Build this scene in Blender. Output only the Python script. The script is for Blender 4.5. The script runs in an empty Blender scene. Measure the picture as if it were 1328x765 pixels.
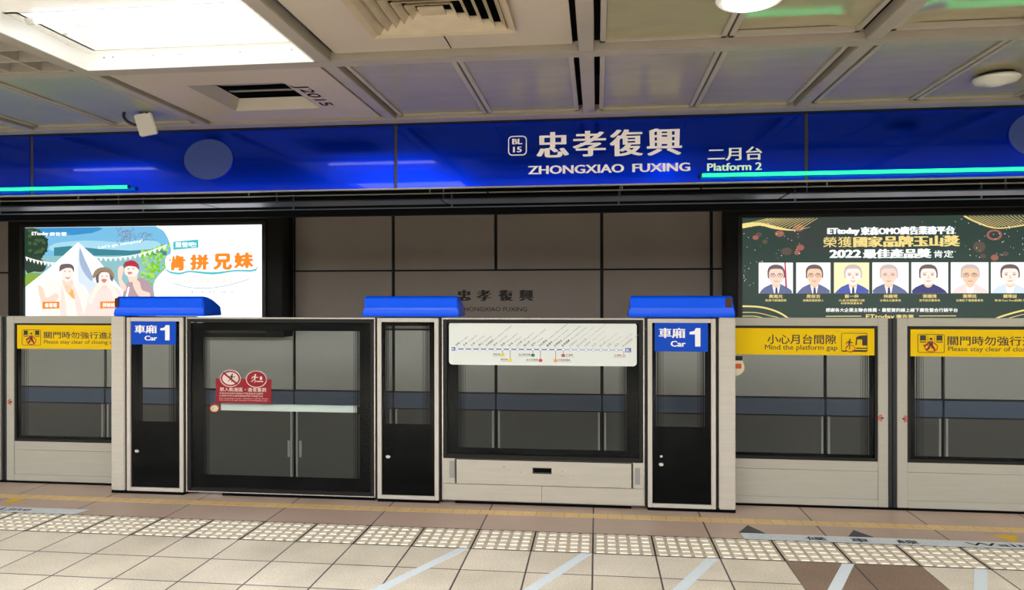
import bpy, bmesh, math, random
random.seed(7)
SC = bpy.context.scene
COL = SC.collection
# ------------------------------------------------------------------ survey
F = 940.0; CX = 664.0; CY = 382.5; H = 1.65
YAW = math.atan(110 / F); ROLL = 0.00144
def P(x, y, Y):
    """where the sight line through photo point (x, y) meets the vertical plane at depth Y -> (X, Z)"""
    u, v = x - CX, CY - y
    c, s = math.cos(ROLL), math.sin(ROLL)
    u, v = u * c + v * s, v * c - u * s
    cy, sy = math.cos(YAW), math.sin(YAW)
    t = Y / (F * cy + u * sy)
    return ((u * cy - F * sy) * t, H + v * t)
def PP(pts, Y): return [P(x, y, Y) for x, y in pts]

# ------------------------------------------------------------------ materials
def lin(c):
    if isinstance(c, str):
        c = [int(c[i:i + 2], 16) / 255 for i in (0, 2, 4)]
    return tuple((v / 12.92 if v <= .04045 else ((v + .055) / 1.055) ** 2.4) for v in c) + (1.0,)
M = {}
def mat(name, col, rough=.5, metal=0., spec=.5, emit=0., ecol=None, var=0., vscale=6., stretch=(1, 1, 1), bump=0., coat=0., bscale=60.):
    m = bpy.data.materials.new(name); m.use_nodes = True
    nt = m.node_tree; b = nt.nodes['Principled BSDF']
    b.inputs['Base Color'].default_value = lin(col)
    b.inputs['Roughness'].default_value = rough
    b.inputs['Metallic'].default_value = metal
    b.inputs['Specular IOR Level'].default_value = spec
    b.inputs['Coat Weight'].default_value = coat
    b.inputs['Coat Roughness'].default_value = .03
    if emit:
        b.inputs['Emission Color'].default_value = lin(ecol or col)
        b.inputs['Emission Strength'].default_value = emit
        b.inputs['Base Color'].default_value = (.02, .02, .02, 1)
    if var or bump:
        tc = nt.nodes.new('ShaderNodeTexCoord'); mp = nt.nodes.new('ShaderNodeMapping')
        mp.inputs['Scale'].default_value = stretch
        nt.links.new(tc.outputs['Object'], mp.inputs['Vector'])
    if var:
        n = nt.nodes.new('ShaderNodeTexNoise'); n.inputs['Scale'].default_value = vscale
        n.inputs['Detail'].default_value = 6
        nt.links.new(mp.outputs[0], n.inputs['Vector'])
        r = nt.nodes.new('ShaderNodeValToRGB')
        l = lin(col)
        r.color_ramp.elements[0].position = .3; r.color_ramp.elements[1].position = .7
        r.color_ramp.elements[0].color = tuple(v * (1 - var) for v in l[:3]) + (1,)
        r.color_ramp.elements[1].color = tuple(min(1, v * (1 + var)) for v in l[:3]) + (1,)
        nt.links.new(n.outputs['Fac'], r.inputs['Fac'])
        nt.links.new(r.outputs['Color'], b.inputs['Base Color'])
    if bump:
        n2 = nt.nodes.new('ShaderNodeTexNoise'); n2.inputs['Scale'].default_value = bscale
        nt.links.new(mp.outputs[0], n2.inputs['Vector'])
        bp = nt.nodes.new('ShaderNodeBump'); bp.inputs['Strength'].default_value = bump; bp.inputs['Distance'].default_value = .01
        nt.links.new(n2.outputs['Fac'], bp.inputs['Height'])
        nt.links.new(bp.outputs[0], b.inputs['Normal'])
    M[name] = m
    return m
def glass_mat(name, tint, ior=1.52):
    m = bpy.data.materials.new(name); m.use_nodes = True; nt = m.node_tree
    nt.nodes.remove(nt.nodes['Principled BSDF']); out = nt.nodes['Material Output']
    t = nt.nodes.new('ShaderNodeBsdfTransparent'); t.inputs[0].default_value = tint + (1,)
    g = nt.nodes.new('ShaderNodeBsdfGlossy'); g.inputs['Roughness'].default_value = 0
    f = nt.nodes.new('ShaderNodeFresnel'); f.inputs['IOR'].default_value = ior
    mx = nt.nodes.new('ShaderNodeMixShader')
    nt.links.new(f.outputs[0], mx.inputs[0]); nt.links.new(t.outputs[0], mx.inputs[1]); nt.links.new(g.outputs[0], mx.inputs[2])
    nt.links.new(mx.outputs[0], out.inputs[0]); M[name] = m
def tile_mat(name, c1, c2, grout, x0, y0, w, h, mortar=.006, rough=.4, speck=.12, grain=.16, gs=90.):
    m = bpy.data.materials.new(name); m.use_nodes = True; nt = m.node_tree; b = nt.nodes['Principled BSDF']
    tc = nt.nodes.new('ShaderNodeTexCoord'); mp = nt.nodes.new('ShaderNodeMapping')
    mp.inputs['Location'].default_value = (-x0, -y0, 0)
    br = nt.nodes.new('ShaderNodeTexBrick'); br.offset = 0; br.squash = 1
    br.inputs['Scale'].default_value = 1; br.inputs['Brick Width'].default_value = w; br.inputs['Row Height'].default_value = h
    br.inputs['Mortar Size'].default_value = mortar; br.inputs['Mortar Smooth'].default_value = .1
    br.inputs['Color1'].default_value = lin(c1); br.inputs['Color2'].default_value = lin(c2); br.inputs['Mortar'].default_value = lin(grout)
    nt.links.new(tc.outputs['Object'], mp.inputs['Vector']); nt.links.new(mp.outputs[0], br.inputs['Vector'])
    n = nt.nodes.new('ShaderNodeTexNoise'); n.inputs['Scale'].default_value = gs; n.inputs['Detail'].default_value = 3
    nt.links.new(tc.outputs['Object'], n.inputs['Vector'])
    n2 = nt.nodes.new('ShaderNodeTexNoise'); n2.inputs['Scale'].default_value = 2.2; n2.inputs['Detail'].default_value = 4
    nt.links.new(tc.outputs['Object'], n2.inputs['Vector'])
    def scaled(src, lo, hi):
        r = nt.nodes.new('ShaderNodeMapRange'); r.inputs['From Min'].default_value = .3; r.inputs['From Max'].default_value = .7
        r.inputs['To Min'].default_value = lo; r.inputs['To Max'].default_value = hi
        nt.links.new(src, r.inputs['Value']); return r.outputs[0]
    mu = nt.nodes.new('ShaderNodeMath'); mu.operation = 'MULTIPLY'
    nt.links.new(scaled(n.outputs['Fac'], 1 - grain, 1 + grain), mu.inputs[0]); nt.links.new(scaled(n2.outputs['Fac'], 1 - speck, 1 + speck), mu.inputs[1])
    vm = nt.nodes.new('ShaderNodeVectorMath'); vm.operation = 'SCALE'
    nt.links.new(br.outputs['Color'], vm.inputs[0]); nt.links.new(mu.outputs[0], vm.inputs['Scale'])
    nt.links.new(vm.outputs[0], b.inputs['Base Color'])
    b.inputs['Roughness'].default_value = rough
    bp = nt.nodes.new('ShaderNodeBump'); bp.inputs['Strength'].default_value = .4; bp.inputs['Distance'].default_value = .004; bp.invert = True
    nt.links.new(br.outputs['Fac'], bp.inputs['Height']); nt.links.new(bp.outputs[0], b.inputs['Normal'])
    M[name] = m

TX, TW = -0.028, .396        # tile joints across
TY, TH = 4.655, .363         # tile joints towards the camera
tile_mat('beige_tile', 'e6dac5', 'ddd0b9', '54484a', TX, TY, TW, TH, .0055, rough=.38)
tile_mat('brown_slab', 'bfa592', 'b99e8c', '4d4040', TX, 5.04 - 3, TW * 2, 3.0, .006, rough=.4, speck=.1, grain=.3, gs=140)
tile_mat('brown_tile', '8d7361', '866d5c', '45393a', TX, TY, TW * 2, TH * 40, .006, rough=.4, grain=.35, gs=110)
tile_mat('yellow_tile', 'e6c283', 'dcb87b', 'bd9d68', TX, 5.0, .107, 2.0, .003, rough=.45)
mat('stud_base', 'cdbda6', .6, var=.12, vscale=20)
mat('stud_top', 'e6dbc6', .4, var=.08, vscale=30)
mat('edge_stone', '6e625c', .6, var=.1)
mat('silver', 'c0b9ac', .36, metal=0, spec=.6, var=.05, vscale=3, stretch=(1, 1, 14))
mat('silver_shaded', 'aeaa9c', .38, spec=.5, var=.04, vscale=3, stretch=(1, 1, 14))  # post silver darkened: shade of the door recess put into the colour
mat('silver_h', 'bab4a5', .36, metal=0, spec=.6, var=.06, vscale=3, stretch=(1, 1, 10))
mat('frame_silver', 'c4bdb2', .3, metal=0, spec=.7)
mat('edge_silver', 'c9c6c0', .25, metal=.8)
mat('dark_metal', '1e1d1a', .4, metal=0, spec=.2)
mat('bronze', '3c3933', .32, metal=.3)
mat('black', '07080a', .5, spec=.05)
mat('black_gloss', '050607', .3, spec=.0)
mat('rubber', '14181a', .45)
mat('cap_blue', '0058fc', .16, spec=.2, coat=.04)
mat('lens', '4a2420', .15, coat=.4)
mat('sign_blue', '0648c0', .5, spec=.15)
mat('white', 'e8e8e6', .4)
mat('white_print', 'f2f2f2', .45)
mat('board', 'dfe4df', .3)
mat('yellow', 'eac200', .5, spec=.12)
mat('ink', '2a1c14', .5)
mat('red', 'c81f14', .45)
mat('notice_red', '8e1f28', .5, spec=.2)
mat('notice_print', 'd9c4bc', .5)
mat('brown_print', '6d3a20', .5)
mat('cream', 'e3d6b4', .5)
mat('orange', 'd4571e', .5)
mat('bar_white', 'd5dfda', .3)
mat('chrome', 'd8d8d8', .15, metal=1)
mat('grey_plate', '9c9c98', .35, metal=.4)
glass_mat('glass', (.96, .975, .965), 1.17)
mat('fascia_blue', '002ccc', .2, metal=1., coat=.35)
mat('grille_blue', '2a4086', .55, var=.1, vscale=200)
mat('fascia_print', 'fbf6f8', .5, spec=.2)
mat('rail_white', '9a968f', .35, metal=.6)
mat('rail_blue', '8e9ab4', .32, metal=.8)
mat('soffit', '0a0b0f', .7, spec=.12)
mat('led', '12f0b8', .4, emit=3.2, ecol='14ff78')
mat('wall_panel', 'b0a296', .42, var=.05, vscale=1.5)
mat('dado', '807d74', .5)
mat('wall_low', 'f2f0e4', .42, var=.04, vscale=1.5)
mat('wall_blue', '7c8ca8', .4)
mat('wall_gap', '0b0a09', .6)
mat('wall_ink', '2b1f1c', .5)
mat('trim_pale', 'f0eee6', .4)
mat('pit', '15151a', .8)
mat('runner', '948b7f', .4, spec=.5, var=.06, vscale=4)
mat('panel_frame', '9c9488', .42)
mat('panel_gloss', '968e72', .085, spec=.6, var=.07, vscale=3, stretch=(1, 3, 1))
mat('panel_smooth', 'aa9e90', .45, var=.04, vscale=2)
mat('panel_mesh', '8d866a', .22, spec=.22, var=.07, vscale=3, stretch=(1, 3, 1))
mat('panel_grey', '858876', .3, spec=.25, var=.06, vscale=3)
mat('void', '050505', .9)
mat('diffuser', 'a8987e', .45, var=.08, vscale=9)
mat('lamp_white', 'eeeeea', .4)
mat('tube', 'ffffff', .5, emit=58., ecol='f4f8ff')
mat('fill_glow', 'ffffff', .5, emit=7.7, ecol='f2f6fc')  # glow for unseen ceiling panels added as fill light
mat('tube_soft', 'ffffff', .5, emit=8.5, ecol='f4f8ff')
mat('down_glow', 'ffffff', .5, emit=14., ecol='fff6ee')
mat('stencil', '6d3438', .6)
mat('cable', '0c0c10', .4)
mat('unit_white', 'c9c6be', .4)
mat('tape_white', 'e2eaec', .5, var=.05, vscale=60)
mat('tape_pale', 'd6dadb', .5, var=.14, vscale=70)
mat('tape_grey', '45484a', .6, var=.15, vscale=60)
mat('tape_yellow', 'e2b51c', .5)
mat('tape_ink', '2c3566', .5)
mat('rear_wall', 'a8a69e', .5)
# back-lit poster inks
def ink(name, col, k=1.0): mat('lit_' + name, col, .35, emit=k, ecol=col)
for n_, c_, k_ in (('white', 'fbffff', 1.25), ('sky', '7cc4ec', 1.0), ('skydeep', '3c96d2', 1.0), ('skypale', 'a8dcee', 1.05), ('sea', '3f8fa0', .9), ('sea2', '8fc6cc', 1.0), ('tree', '2f4a38', .8), ('treelit', '4f6e44', .8),
                   ('grass', '8fb845', .9), ('leaf', '7fd02c', 1.0), ('leaf2', 'aee05a', 1.05), ('twig', '8a8fa6', .9), ('fold', 'a9bedd', 1.0), ('fold2', 'd9e6f3', 1.1),
                   ('hair', '7d6a70', .85), ('skin', 'ffe9de', 1.15), ('shade', 'ffd8c6', 1.1), ('cream', 'fff3e6', 1.15), ('shirt', 'ffb85e', 1.05), ('mauve', 'bfa3ae', .95), ('pinkish', 'f2ded8', 1.12),
                   ('hat', 'a98f74', .9), ('cap', 'd02348', .9), ('orange', 'ff8c1a', 1.05), ('teal', '4cc6cf', 1.0), ('grey', '9ab0b4', 1.0), ('mouth', 'e08888', .95),
                   ('green', '40584f', .6), ('greendark', '4f5a56', .55), ('gold', 'f5dc8a', 1.05), ('golddim', 'c9a95e', .8), ('bokeh', 'c4786a', .7), ('bokehdim', '7d6a5c', .6),
                   ('suit', '6f78a4', .9), ('suit2', '5868c4', .9), ('tan', 'ffd0b0', 1.1), ('silverhair', 'd6c8c4', 1.0), ('navy', '4a4a8a', .8), ('paper', 'fffdf8', 1.25), ('yellowish', 'fff2c0', 1.1)):
    ink(n_, c_, k_)

# ------------------------------------------------------------------ mesh building
def smooth(pts, n=4, closed=True):
    out = []; N = len(pts)
    rng = range(N) if closed else range(N - 1)
    for i in rng:
        p0, p1, p2, p3 = (pts[(i + k) % N] if closed else pts[min(max(i + k, 0), N - 1)] for k in (-1, 0, 1, 2))
        for j in range(n):
            t = j / n
            out.append(tuple(.5 * (2 * b + (c - a) * t + (2 * a - 5 * b + 4 * c - d) * t * t + (3 * b - a - 3 * c + d) * t ** 3) for a, b, c, d in zip(p0, p1, p2, p3)))
    if not closed: out.append(tuple(pts[-1]))
    return out
def ell(cx, cz, rx, rz, n=24, a0=0, a1=2 * math.pi):
    full = abs(a1 - a0 - 2 * math.pi) < 1e-6
    k = n if full else n + 1
    return [(cx + rx * math.cos(a0 + (a1 - a0) * i / n), cz + rz * math.sin(a0 + (a1 - a0) * i / n)) for i in range(k)]
def rrect(x0, x1, z0, z1, r, n=5):
    out = []
    for cx, cz, a in ((x1 - r, z1 - r, 0), (x0 + r, z1 - r, 90), (x0 + r, z0 + r, 180), (x1 - r, z0 + r, 270)):
        for i in range(n + 1):
            t = math.radians(a + 90 * i / n); out.append((cx + r * math.cos(t), cz + r * math.sin(t)))
    return out
def stroke(pts, w):
    """ribbon polygon along a 2D polyline"""
    L, R = [], []
    for i, p in enumerate(pts):
        a = pts[max(i - 1, 0)]; b = pts[min(i + 1, len(pts) - 1)]
        dx, dz = b[0] - a[0], b[1] - a[1]; d = math.hypot(dx, dz) or 1
        nx, nz = -dz / d * w / 2, dx / d * w / 2
        L.append((p[0] + nx, p[1] + nz)); R.append((p[0] - nx, p[1] - nz))
    return L + R[::-1]
class MB:
    def __init__(s): s.v = []; s.f = []; s.sm = False
    def add(s, vs, fs):
        o = len(s.v); s.v += [tuple(v) for v in vs]; s.f += [tuple(i + o for i in f) for f in fs]; return s
    def box(s, x0, x1, y0, y1, z0, z1):
        return s.add([(x0, y0, z0), (x1, y0, z0), (x1, y1, z0), (x0, y1, z0), (x0, y0, z1), (x1, y0, z1), (x1, y1, z1), (x0, y1, z1)],
                     [(0, 3, 2, 1), (4, 5, 6, 7), (0, 1, 5, 4), (1, 2, 6, 5), (2, 3, 7, 6), (3, 0, 4, 7)])
    def _prism(s, a, b):
        n = len(a)
        return s.add(a + b, [tuple(range(n))[::-1], tuple(range(n, 2 * n))] + [(i, (i + 1) % n, n + (i + 1) % n, n + i) for i in range(n)])
    def xz(s, pts, y0, y1): return s._prism([(x, y0, z) for x, z in pts], [(x, y1, z) for x, z in pts])
    def xy(s, pts, z0, z1): return s._prism([(x, y, z0) for x, y in pts], [(x, y, z1) for x, y in pts])
    def yz(s, pts, x0, x1): return s._prism([(x0, y, z) for y, z in pts], [(x1, y, z) for y, z in pts])
    def frame(s, x0, x1, z0, z1, l, r, b, t, y0, y1):
        s.box(x0, x0 + l, y0, y1, z0, z1); s.box(x1 - r, x1, y0, y1, z0, z1)
        if b: s.box(x0 + l, x1 - r, y0, y1, z0, z0 + b)
        if t: s.box(x0 + l, x1 - r, y0, y1, z1 - t, z1)
        return s
    def ring(s, cx, cz, rx, rz, w, y0, y1, n=28, a0=0, a1=2 * math.pi):
        A = ell(cx, cz, rx, rz, n, a0, a1); B = ell(cx, cz, rx - w, rz - w, n, a0, a1)
        k = len(A); full = abs(a1 - a0 - 2 * math.pi) < 1e-6
        for i in range(k if full else k - 1):
            j = (i + 1) % k; s.xz([A[i], A[j], B[j], B[i]], y0, y1)
        return s
    def tube(s, path, r, n=8, cap=True):
        from mathutils import Vector
        ps = [Vector(p) for p in path]; rings = []; up = Vector((0, 0, 1))
        for i, p in enumerate(ps):
            d = (ps[min(i + 1, len(ps) - 1)] - ps[max(i - 1, 0)]).normalized()
            u = up if abs(d.dot(up)) < .95 else Vector((1, 0, 0))
            a = d.cross(u).normalized(); b = d.cross(a)
            rings.append([tuple(p + (a * math.cos(2 * math.pi * k / n) + b * math.sin(2 * math.pi * k / n)) * r) for k in range(n)])
        vs = [v for R in rings for v in R]; fs = []
        for i in range(len(rings) - 1):
            for k in range(n): fs.append((i * n + k, i * n + (k + 1) % n, (i + 1) * n + (k + 1) % n, (i + 1) * n + k))
        if cap: fs += [tuple(range(n))[::-1], tuple(range(len(vs) - n, len(vs)))]
        return s.add(vs, fs)
    def lathe(s, cx, cy, prof, n=32, sx=1., sy=1.):
        vs = []; fs = []
        for r, z in prof:
            for k in range(n): vs.append((cx + r * sx * math.cos(2 * math.pi * k / n), cy + r * sy * math.sin(2 * math.pi * k / n), z))
        for i in range(len(prof) - 1):
            for k in range(n): fs.append((i * n + k, i * n + (k + 1) % n, (i + 1) * n + (k + 1) % n, (i + 1) * n + k))
        fs += [tuple(range(n))[::-1], tuple(range(len(vs) - n, len(vs)))]
        return s.add(vs, fs)
    def build(s, name, m, parent=None, bevel=0., seg=2, shade=False, normals=True):
        me = bpy.data.meshes.new(name)
        ox = oy = oz = 0.; q = parent
        while q: ox += q.location.x; oy += q.location.y; oz += q.location.z; q = q.parent
        me.from_pydata([(x - ox, y - oy, z - oz) for x, y, z in s.v], [], s.f)
        bm = bmesh.new(); bm.from_mesh(me)
        if normals: bmesh.ops.recalc_face_normals(bm, faces=bm.faces)
        if bevel: bmesh.ops.bevel(bm, geom=[e for e in bm.edges if e.is_manifold and e.calc_face_angle(0) > .5], offset=bevel, segments=seg, affect='EDGES', clamp_overlap=True)
        bm.to_mesh(me); bm.free()
        if shade:
            for p in me.polygons: p.use_smooth = True
        me.materials.append(M[m] if isinstance(m, str) else m)
        o = bpy.data.objects.new(name, me); COL.objects.link(o)
        if parent: o.parent = parent
        return o
def empty(name, loc):
    o = bpy.data.objects.new(name, None); o.location = loc; o.empty_display_size = .1; COL.objects.link(o); return o
def tag(o, label, cat=None, group=None):
    o['label'] = label
    if cat: o['category'] = cat
    if group: o['group'] = group
    return o
def structure(o): o['kind'] = 'structure'; return o

# ---------------------------------------------------------------- lettering
_tc = {}
def glyphs(body, bold=0., spacing=1.):
    k = (body, bold, spacing)
    if k not in _tc:
        cu = bpy.data.curves.new('lettering', 'FONT'); cu.body = body; cu.size = 1; cu.offset = bold; cu.resolution_u = 3; cu.space_character = spacing
        o = bpy.data.objects.new('lettering', cu); COL.objects.link(o)
        dg = bpy.context.evaluated_depsgraph_get(); me = bpy.data.meshes.new_from_object(o.evaluated_get(dg))
        _tc[k] = ([(v.co.x, v.co.y) for v in me.vertices], [tuple(p.vertices) for p in me.polygons])
        bpy.data.meshes.remove(me); bpy.data.objects.remove(o); bpy.data.curves.remove(cu)
    return _tc[k]
def put(mb, body, x0, x1, z0, z1, Y, bold=0., rot=0., thick_x=0., spacing=1.):
    """lettering that fills the box x0..x1, z0..z1 on the plane y = Y, facing -Y"""
    vs, fs = glyphs(body, 0., spacing)
    if not vs: return mb
    bx_ = bold * .85 * (z1 - z0); x0 += bx_; x1 -= bx_; z0 += bx_ * .7; z1 -= bx_ * .7
    ax, bx = min(v[0] for v in vs), max(v[0] for v in vs); az, bz = min(v[1] for v in vs), max(v[1] for v in vs)
    sx = (x1 - x0 - thick_x) / (bx - ax); sz = (z1 - z0) / (bz - az)
    c, s = math.cos(rot), math.sin(rot)
    sh = [(thick_x * k, 0) for k in ((0, .5, 1) if thick_x else (0,))]
    if bx_: sh = [(a + p, q) for a, _ in sh for p, q in ((-bx_, 0), (bx_, 0), (0, -bx_ * .7), (0, bx_ * .7))]
    for k, (dx, dz) in enumerate(sh):
        out = []
        for x, z in vs:
            X = (x - ax) * sx + dx; Z = (z - az) * sz + dz
            out.append((x0 + X * c - Z * s, Y - .00003 * k, z0 + X * s + Z * c))
        mb.add(out, fs)
    return mb
def lettering(name, body, x0, x1, z0, z1, Y, m, parent, bold=0., thick_x=0., rot=0., spacing=1.):
    return put(MB(), body, x0, x1, z0, z1, Y, bold, rot, thick_x, spacing).build(name, m, parent, normals=False)
def pput(mb, body, px, Y, bold=0., rot=0., thick_x=0.):
    (xa, ya, xb, yb) = px; ym = (ya + yb) / 2
    X0 = P(xa, ym, Y)[0]; X1 = P(xb, ym, Y)[0]; xm = (xa + xb) / 2
    return put(mb, body, X0, X1, P(xm, yb, Y)[1], P(xm, ya, Y)[1], Y, bold, rot, thick_x)
# ================================================================= THE SETTING
XA, XB = -13.0, 9.0
floor = structure(MB().box(XA, XB, -5.5, 4.655, -.08, 0).build('floor', 'beige_tile'))
MB().box(XA, XB, 5.04, 5.395, -.08, 0).build('brown_paving', 'brown_slab', floor)
MB().box(XA, XB, 5.395, 5.50, -.08, .001).build('edge_strip', 'yellow_tile', floor)
MB().box(XA, XB, 5.50, 5.98, -.08, 0).build('edge_paving', 'brown_slab', floor)
MB().box(XA, XB, 4.655, 5.04, -.08, -.001).build('tactile_base', 'stud_base', floor)
MB().box(1.160, 1.160 + 2 * TW, -3.0, 4.655, -.01, .0012).build('doorway_tiles', 'brown_tile', floor)
# raised square studs of the tactile strip, five by five on every tile
mb = MB(); gr = MB()
for k in range(-20, 18):
    x0 = TX + TW * k
    gr.box(x0 - .005, x0 + .005, 4.655, 5.04, -.01, .0015)
    for i in range(5):
        for j in range(5):
            cx = x0 + .012 + (TW - .024) * (i + .5) / 5; cy = 4.661 + .373 * (j + .5) / 5
            a, b_, h = .0265, .0275, .006
            mb.add([(cx - a, cy - b_, -.002), (cx + a, cy - b_, -.002), (cx + a, cy + b_, -.002), (cx - a, cy + b_, -.002),
                    (cx - a * .84, cy - b_ * .84, h), (cx + a * .84, cy - b_ * .84, h), (cx + a * .84, cy + b_ * .84, h), (cx - a * .84, cy + b_ * .84, h)],
                   [(4, 5, 6, 7), (0, 1, 5, 4), (1, 2, 6, 5), (2, 3, 7, 6), (3, 0, 4, 7)])
gr.box(XA, XB, 4.651, 4.659, -.01, .0015); gr.box(XA, XB, 5.036, 5.043, -.01, .0015)
st = mb.build('tactile_studs', 'stud_top', floor, normals=False)
gr.build('tactile_joints', 'wall_gap', floor)
# track trench beyond the platform edge
structure(MB().box(XA, XB, 5.95, 10.2, -1.3, -1.2).build('floor_back', 'pit'))
structure(MB().box(XA, XB, 5.93, 5.98, -1.2, -.08).build('wall_front', 'pit'))
structure(MB().box(XA, XB, -5.7, -5.5, -.1, 3.4).build('wall_rear', 'rear_wall'))
structure(MB().box(XA - .2, XA, -5.7, 10.2, -1.3, 3.6).build('wall_left', 'rear_wall'))
structure(MB().box(XB, XB + .2, -5.7, 10.2, -1.3, 3.6).build('wall_right', 'rear_wall'))

# --------------------------------------------------------- wall across the track
YW = 9.7
wall = structure(MB().box(XA, XB, YW + .04, YW + .2, -1.3, 3.6).build('wall_back', 'wall_gap'))
seams = [-2.777 + 1.4215 * k for k in range(-6, 9)]
g = .022
up = MB(); lo = MB(); bl = MB(); bt = MB(); tr = MB()
for i in range(len(seams) - 1):
    a, b_ = seams[i], seams[i + 1]
    wide = abs(a + 2.777) < .05 or abs(a + 1.3555) < .05
    up.box(a + g, b_ - g, YW, YW + .05, 2.0, 2.80); up.box(a + g, b_ - g, YW, YW + .05, 2.83, 3.5)
    if not wide: up.box(a + g, b_ - g, YW, YW + .05, 1.19, 1.975)
    lo.box(a + g, b_ - g, YW, YW + .05, .335, 1.165)
    bl.box(a + .012, b_ - .012, YW - .01, YW + .05, .105, .31)
    bt.box(a + .056, b_ - .056, YW, YW + .05, -1.2, .085)
    tr.box(a + .028, a + .054, YW - .012, YW + .05, -1.2, .085); tr.box(b_ - .054, b_ - .028, YW - .012, YW + .05, -1.2, .085)
up.box(-2.777 + g, .066 - g, YW, YW + .05, 1.19, 1.975)
up.build('upper_panels', 'wall_panel', wall); lo.build('lower_panels', 'wall_low', wall)
for x in (P(383, 570, YW)[0],):
    tr.box(x - .10, x - .07, YW - .03, YW + .05, P(383, 592, YW)[1], P(383, 571, YW)[1]).box(x + .07, x + .10, YW - .03, YW + .05, P(383, 592, YW)[1], P(383, 571, YW)[1])
bl.build('blue_band', 'wall_blue', wall); bt.build('dado_panels', 'dado', wall); tr.build('dado_trim', 'trim_pale', wall)
mb = MB()
for ch, x in zip('忠孝復興', (592.3, 618, 646.5, 673)):
    pput(mb, ch, (x, 376, x + 19, 390), YW - .004, .004, thick_x=.03)
pput(mb, 'ZHONGXIAO FUXING', (596, 398.2, 683.5, 403.6), YW - .004, .012)
mb.build('station_lettering', 'wall_ink', wall, normals=False)

# --------------------------------------------------------- soffit beyond the fascia
sf = structure(MB().box(XA, XB, 5.56, 7.05, 2.62, 3.6).build('trim_30', 'soffit'))
structure(MB().box(XA, XB, 7.05, 10.2, 3.5, 3.6).build('trim_31', 'pit'))
structure(MB().box(XA, XB, 5.49, 5.525, 2.472, 2.483).build('trim_1', 'rail_white', bevel=.003))
def hangers(mb, y):
    for k in range(14): x = XA + .8 + 1.55 * k; mb.box(x - .006, x + .006, y - .006, y + .006, 2.478, 2.62)
    return mb
r2 = MB()
for a, b_ in ((XA, -4.30), (-4.285, -.88), (-.865, .80), (.815, XB)): r2.box(a, b_, 5.775, 5.80, 2.474, 2.482)
structure(hangers(r2, 5.79).build('trim_2', 'rail_white', bevel=.002))
r3 = MB()
for a, b_ in ((XA, -3.55), (-3.53, -1.35), (-1.33, 1.55), (1.57, XB)): r3.yz([(6.16, 2.484), (6.18, 2.476), (6.46, 2.474), (6.48, 2.482), (6.46, 2.49), (6.18, 2.49)], a, b_)
structure(hangers(r3, 6.32).build('trim_3', 'rail_blue'))
r4 = MB().box(XA, XB, 6.68, 6.70, 2.470, 2.478)
structure(hangers(r4, 6.69).build('trim_4', 'rail_blue'))
structure(MB().box(XA, XB, 6.98, 7.05, 2.44, 2.62).build('trim_5', 'soffit'))

# --------------------------------------------------------- suspended ceiling
ceil = structure(MB().box(XA, XB, -5.5, 5.5, 3.30, 3.40).build('ceiling', 'void'))
XR = [-.055 + 1.4965 * k for k in range(-9, 7)]           # runner centre lines
YR = [4.04 - 1.385 * k for k in range(0, 7)]
for i, x in enumerate(XR):
    MB().box(x - .042, x + .042, -5.5, 5.36, 2.985, 3.05).build('ceiling_runner', 'runner', ceil, bevel=.004)
mb = MB()
for y in YR: mb.box(XA, XB, y - .05, y + .05, 2.984, 3.045)
mb.build('cross_runners', 'runner', ceil, bevel=.004)
MB().box(XA, XB, 5.36, 5.485, 2.982, 3.05).build('edge_beam', 'runner', ceil, bevel=.004)
MB().box(XA, XB, 5.485, 5.53, 2.975, 3.3).build('shadow_gap', 'void', ceil)
def panel_framed(x0, x1, y0, y1, z, m, tilt=0.):
    fr = MB().box(x0, x0 + .03, y0, y1, z, z + .03).box(x1 - .03, x1, y0, y1, z, z + .03).box(x0, x1, y0, y0 + .03, z, z + .03).box(x0, x1, y1 - .03, y1, z, z + .03)
    vs = []; fs = []; nx, ny = 14, 10
    for j in range(ny + 1):
        for i in range(nx + 1):
            u, v = i / nx, j / ny
            sag = tilt * ((v - .5) * (y1 - y0)) * min(1, (1 - u) * 4 + .15 if x1 < 2 else u * 4 + .15)
            vs.append((x0 + .01 + (x1 - x0 - .02) * u, y0 + .01 + (y1 - y0 - .02) * v, z + .012 + sag))
    for j in range(ny):
        for i in range(nx): a = j * (nx + 1) + i; fs.append((a, a + 1, a + nx + 2, a + nx + 1))
    p = MB().add(vs, fs).build('ceiling_panel', m, ceil, shade=True)
    fr.build('panel_frame', 'panel_frame', p, bevel=.003)
    return p
def panel_plain(x0, x1, y0, y1, z, holes=None):
    mb = MB()
    if holes:
        a, b_, c, d = holes
        mb.box(x0, a, y0, y1, z, z + .02); mb.box(b_, x1, y0, y1, z, z + .02); mb.box(a, b_, y0, c, z, z + .02); mb.box(a, b_, d, y1, z, z + .02)
    else: mb.box(x0, x1, y0, y1, z, z + .02)
    return mb.build('ceiling_panel', 'panel_smooth', ceil)
LIGHTS = []
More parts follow.
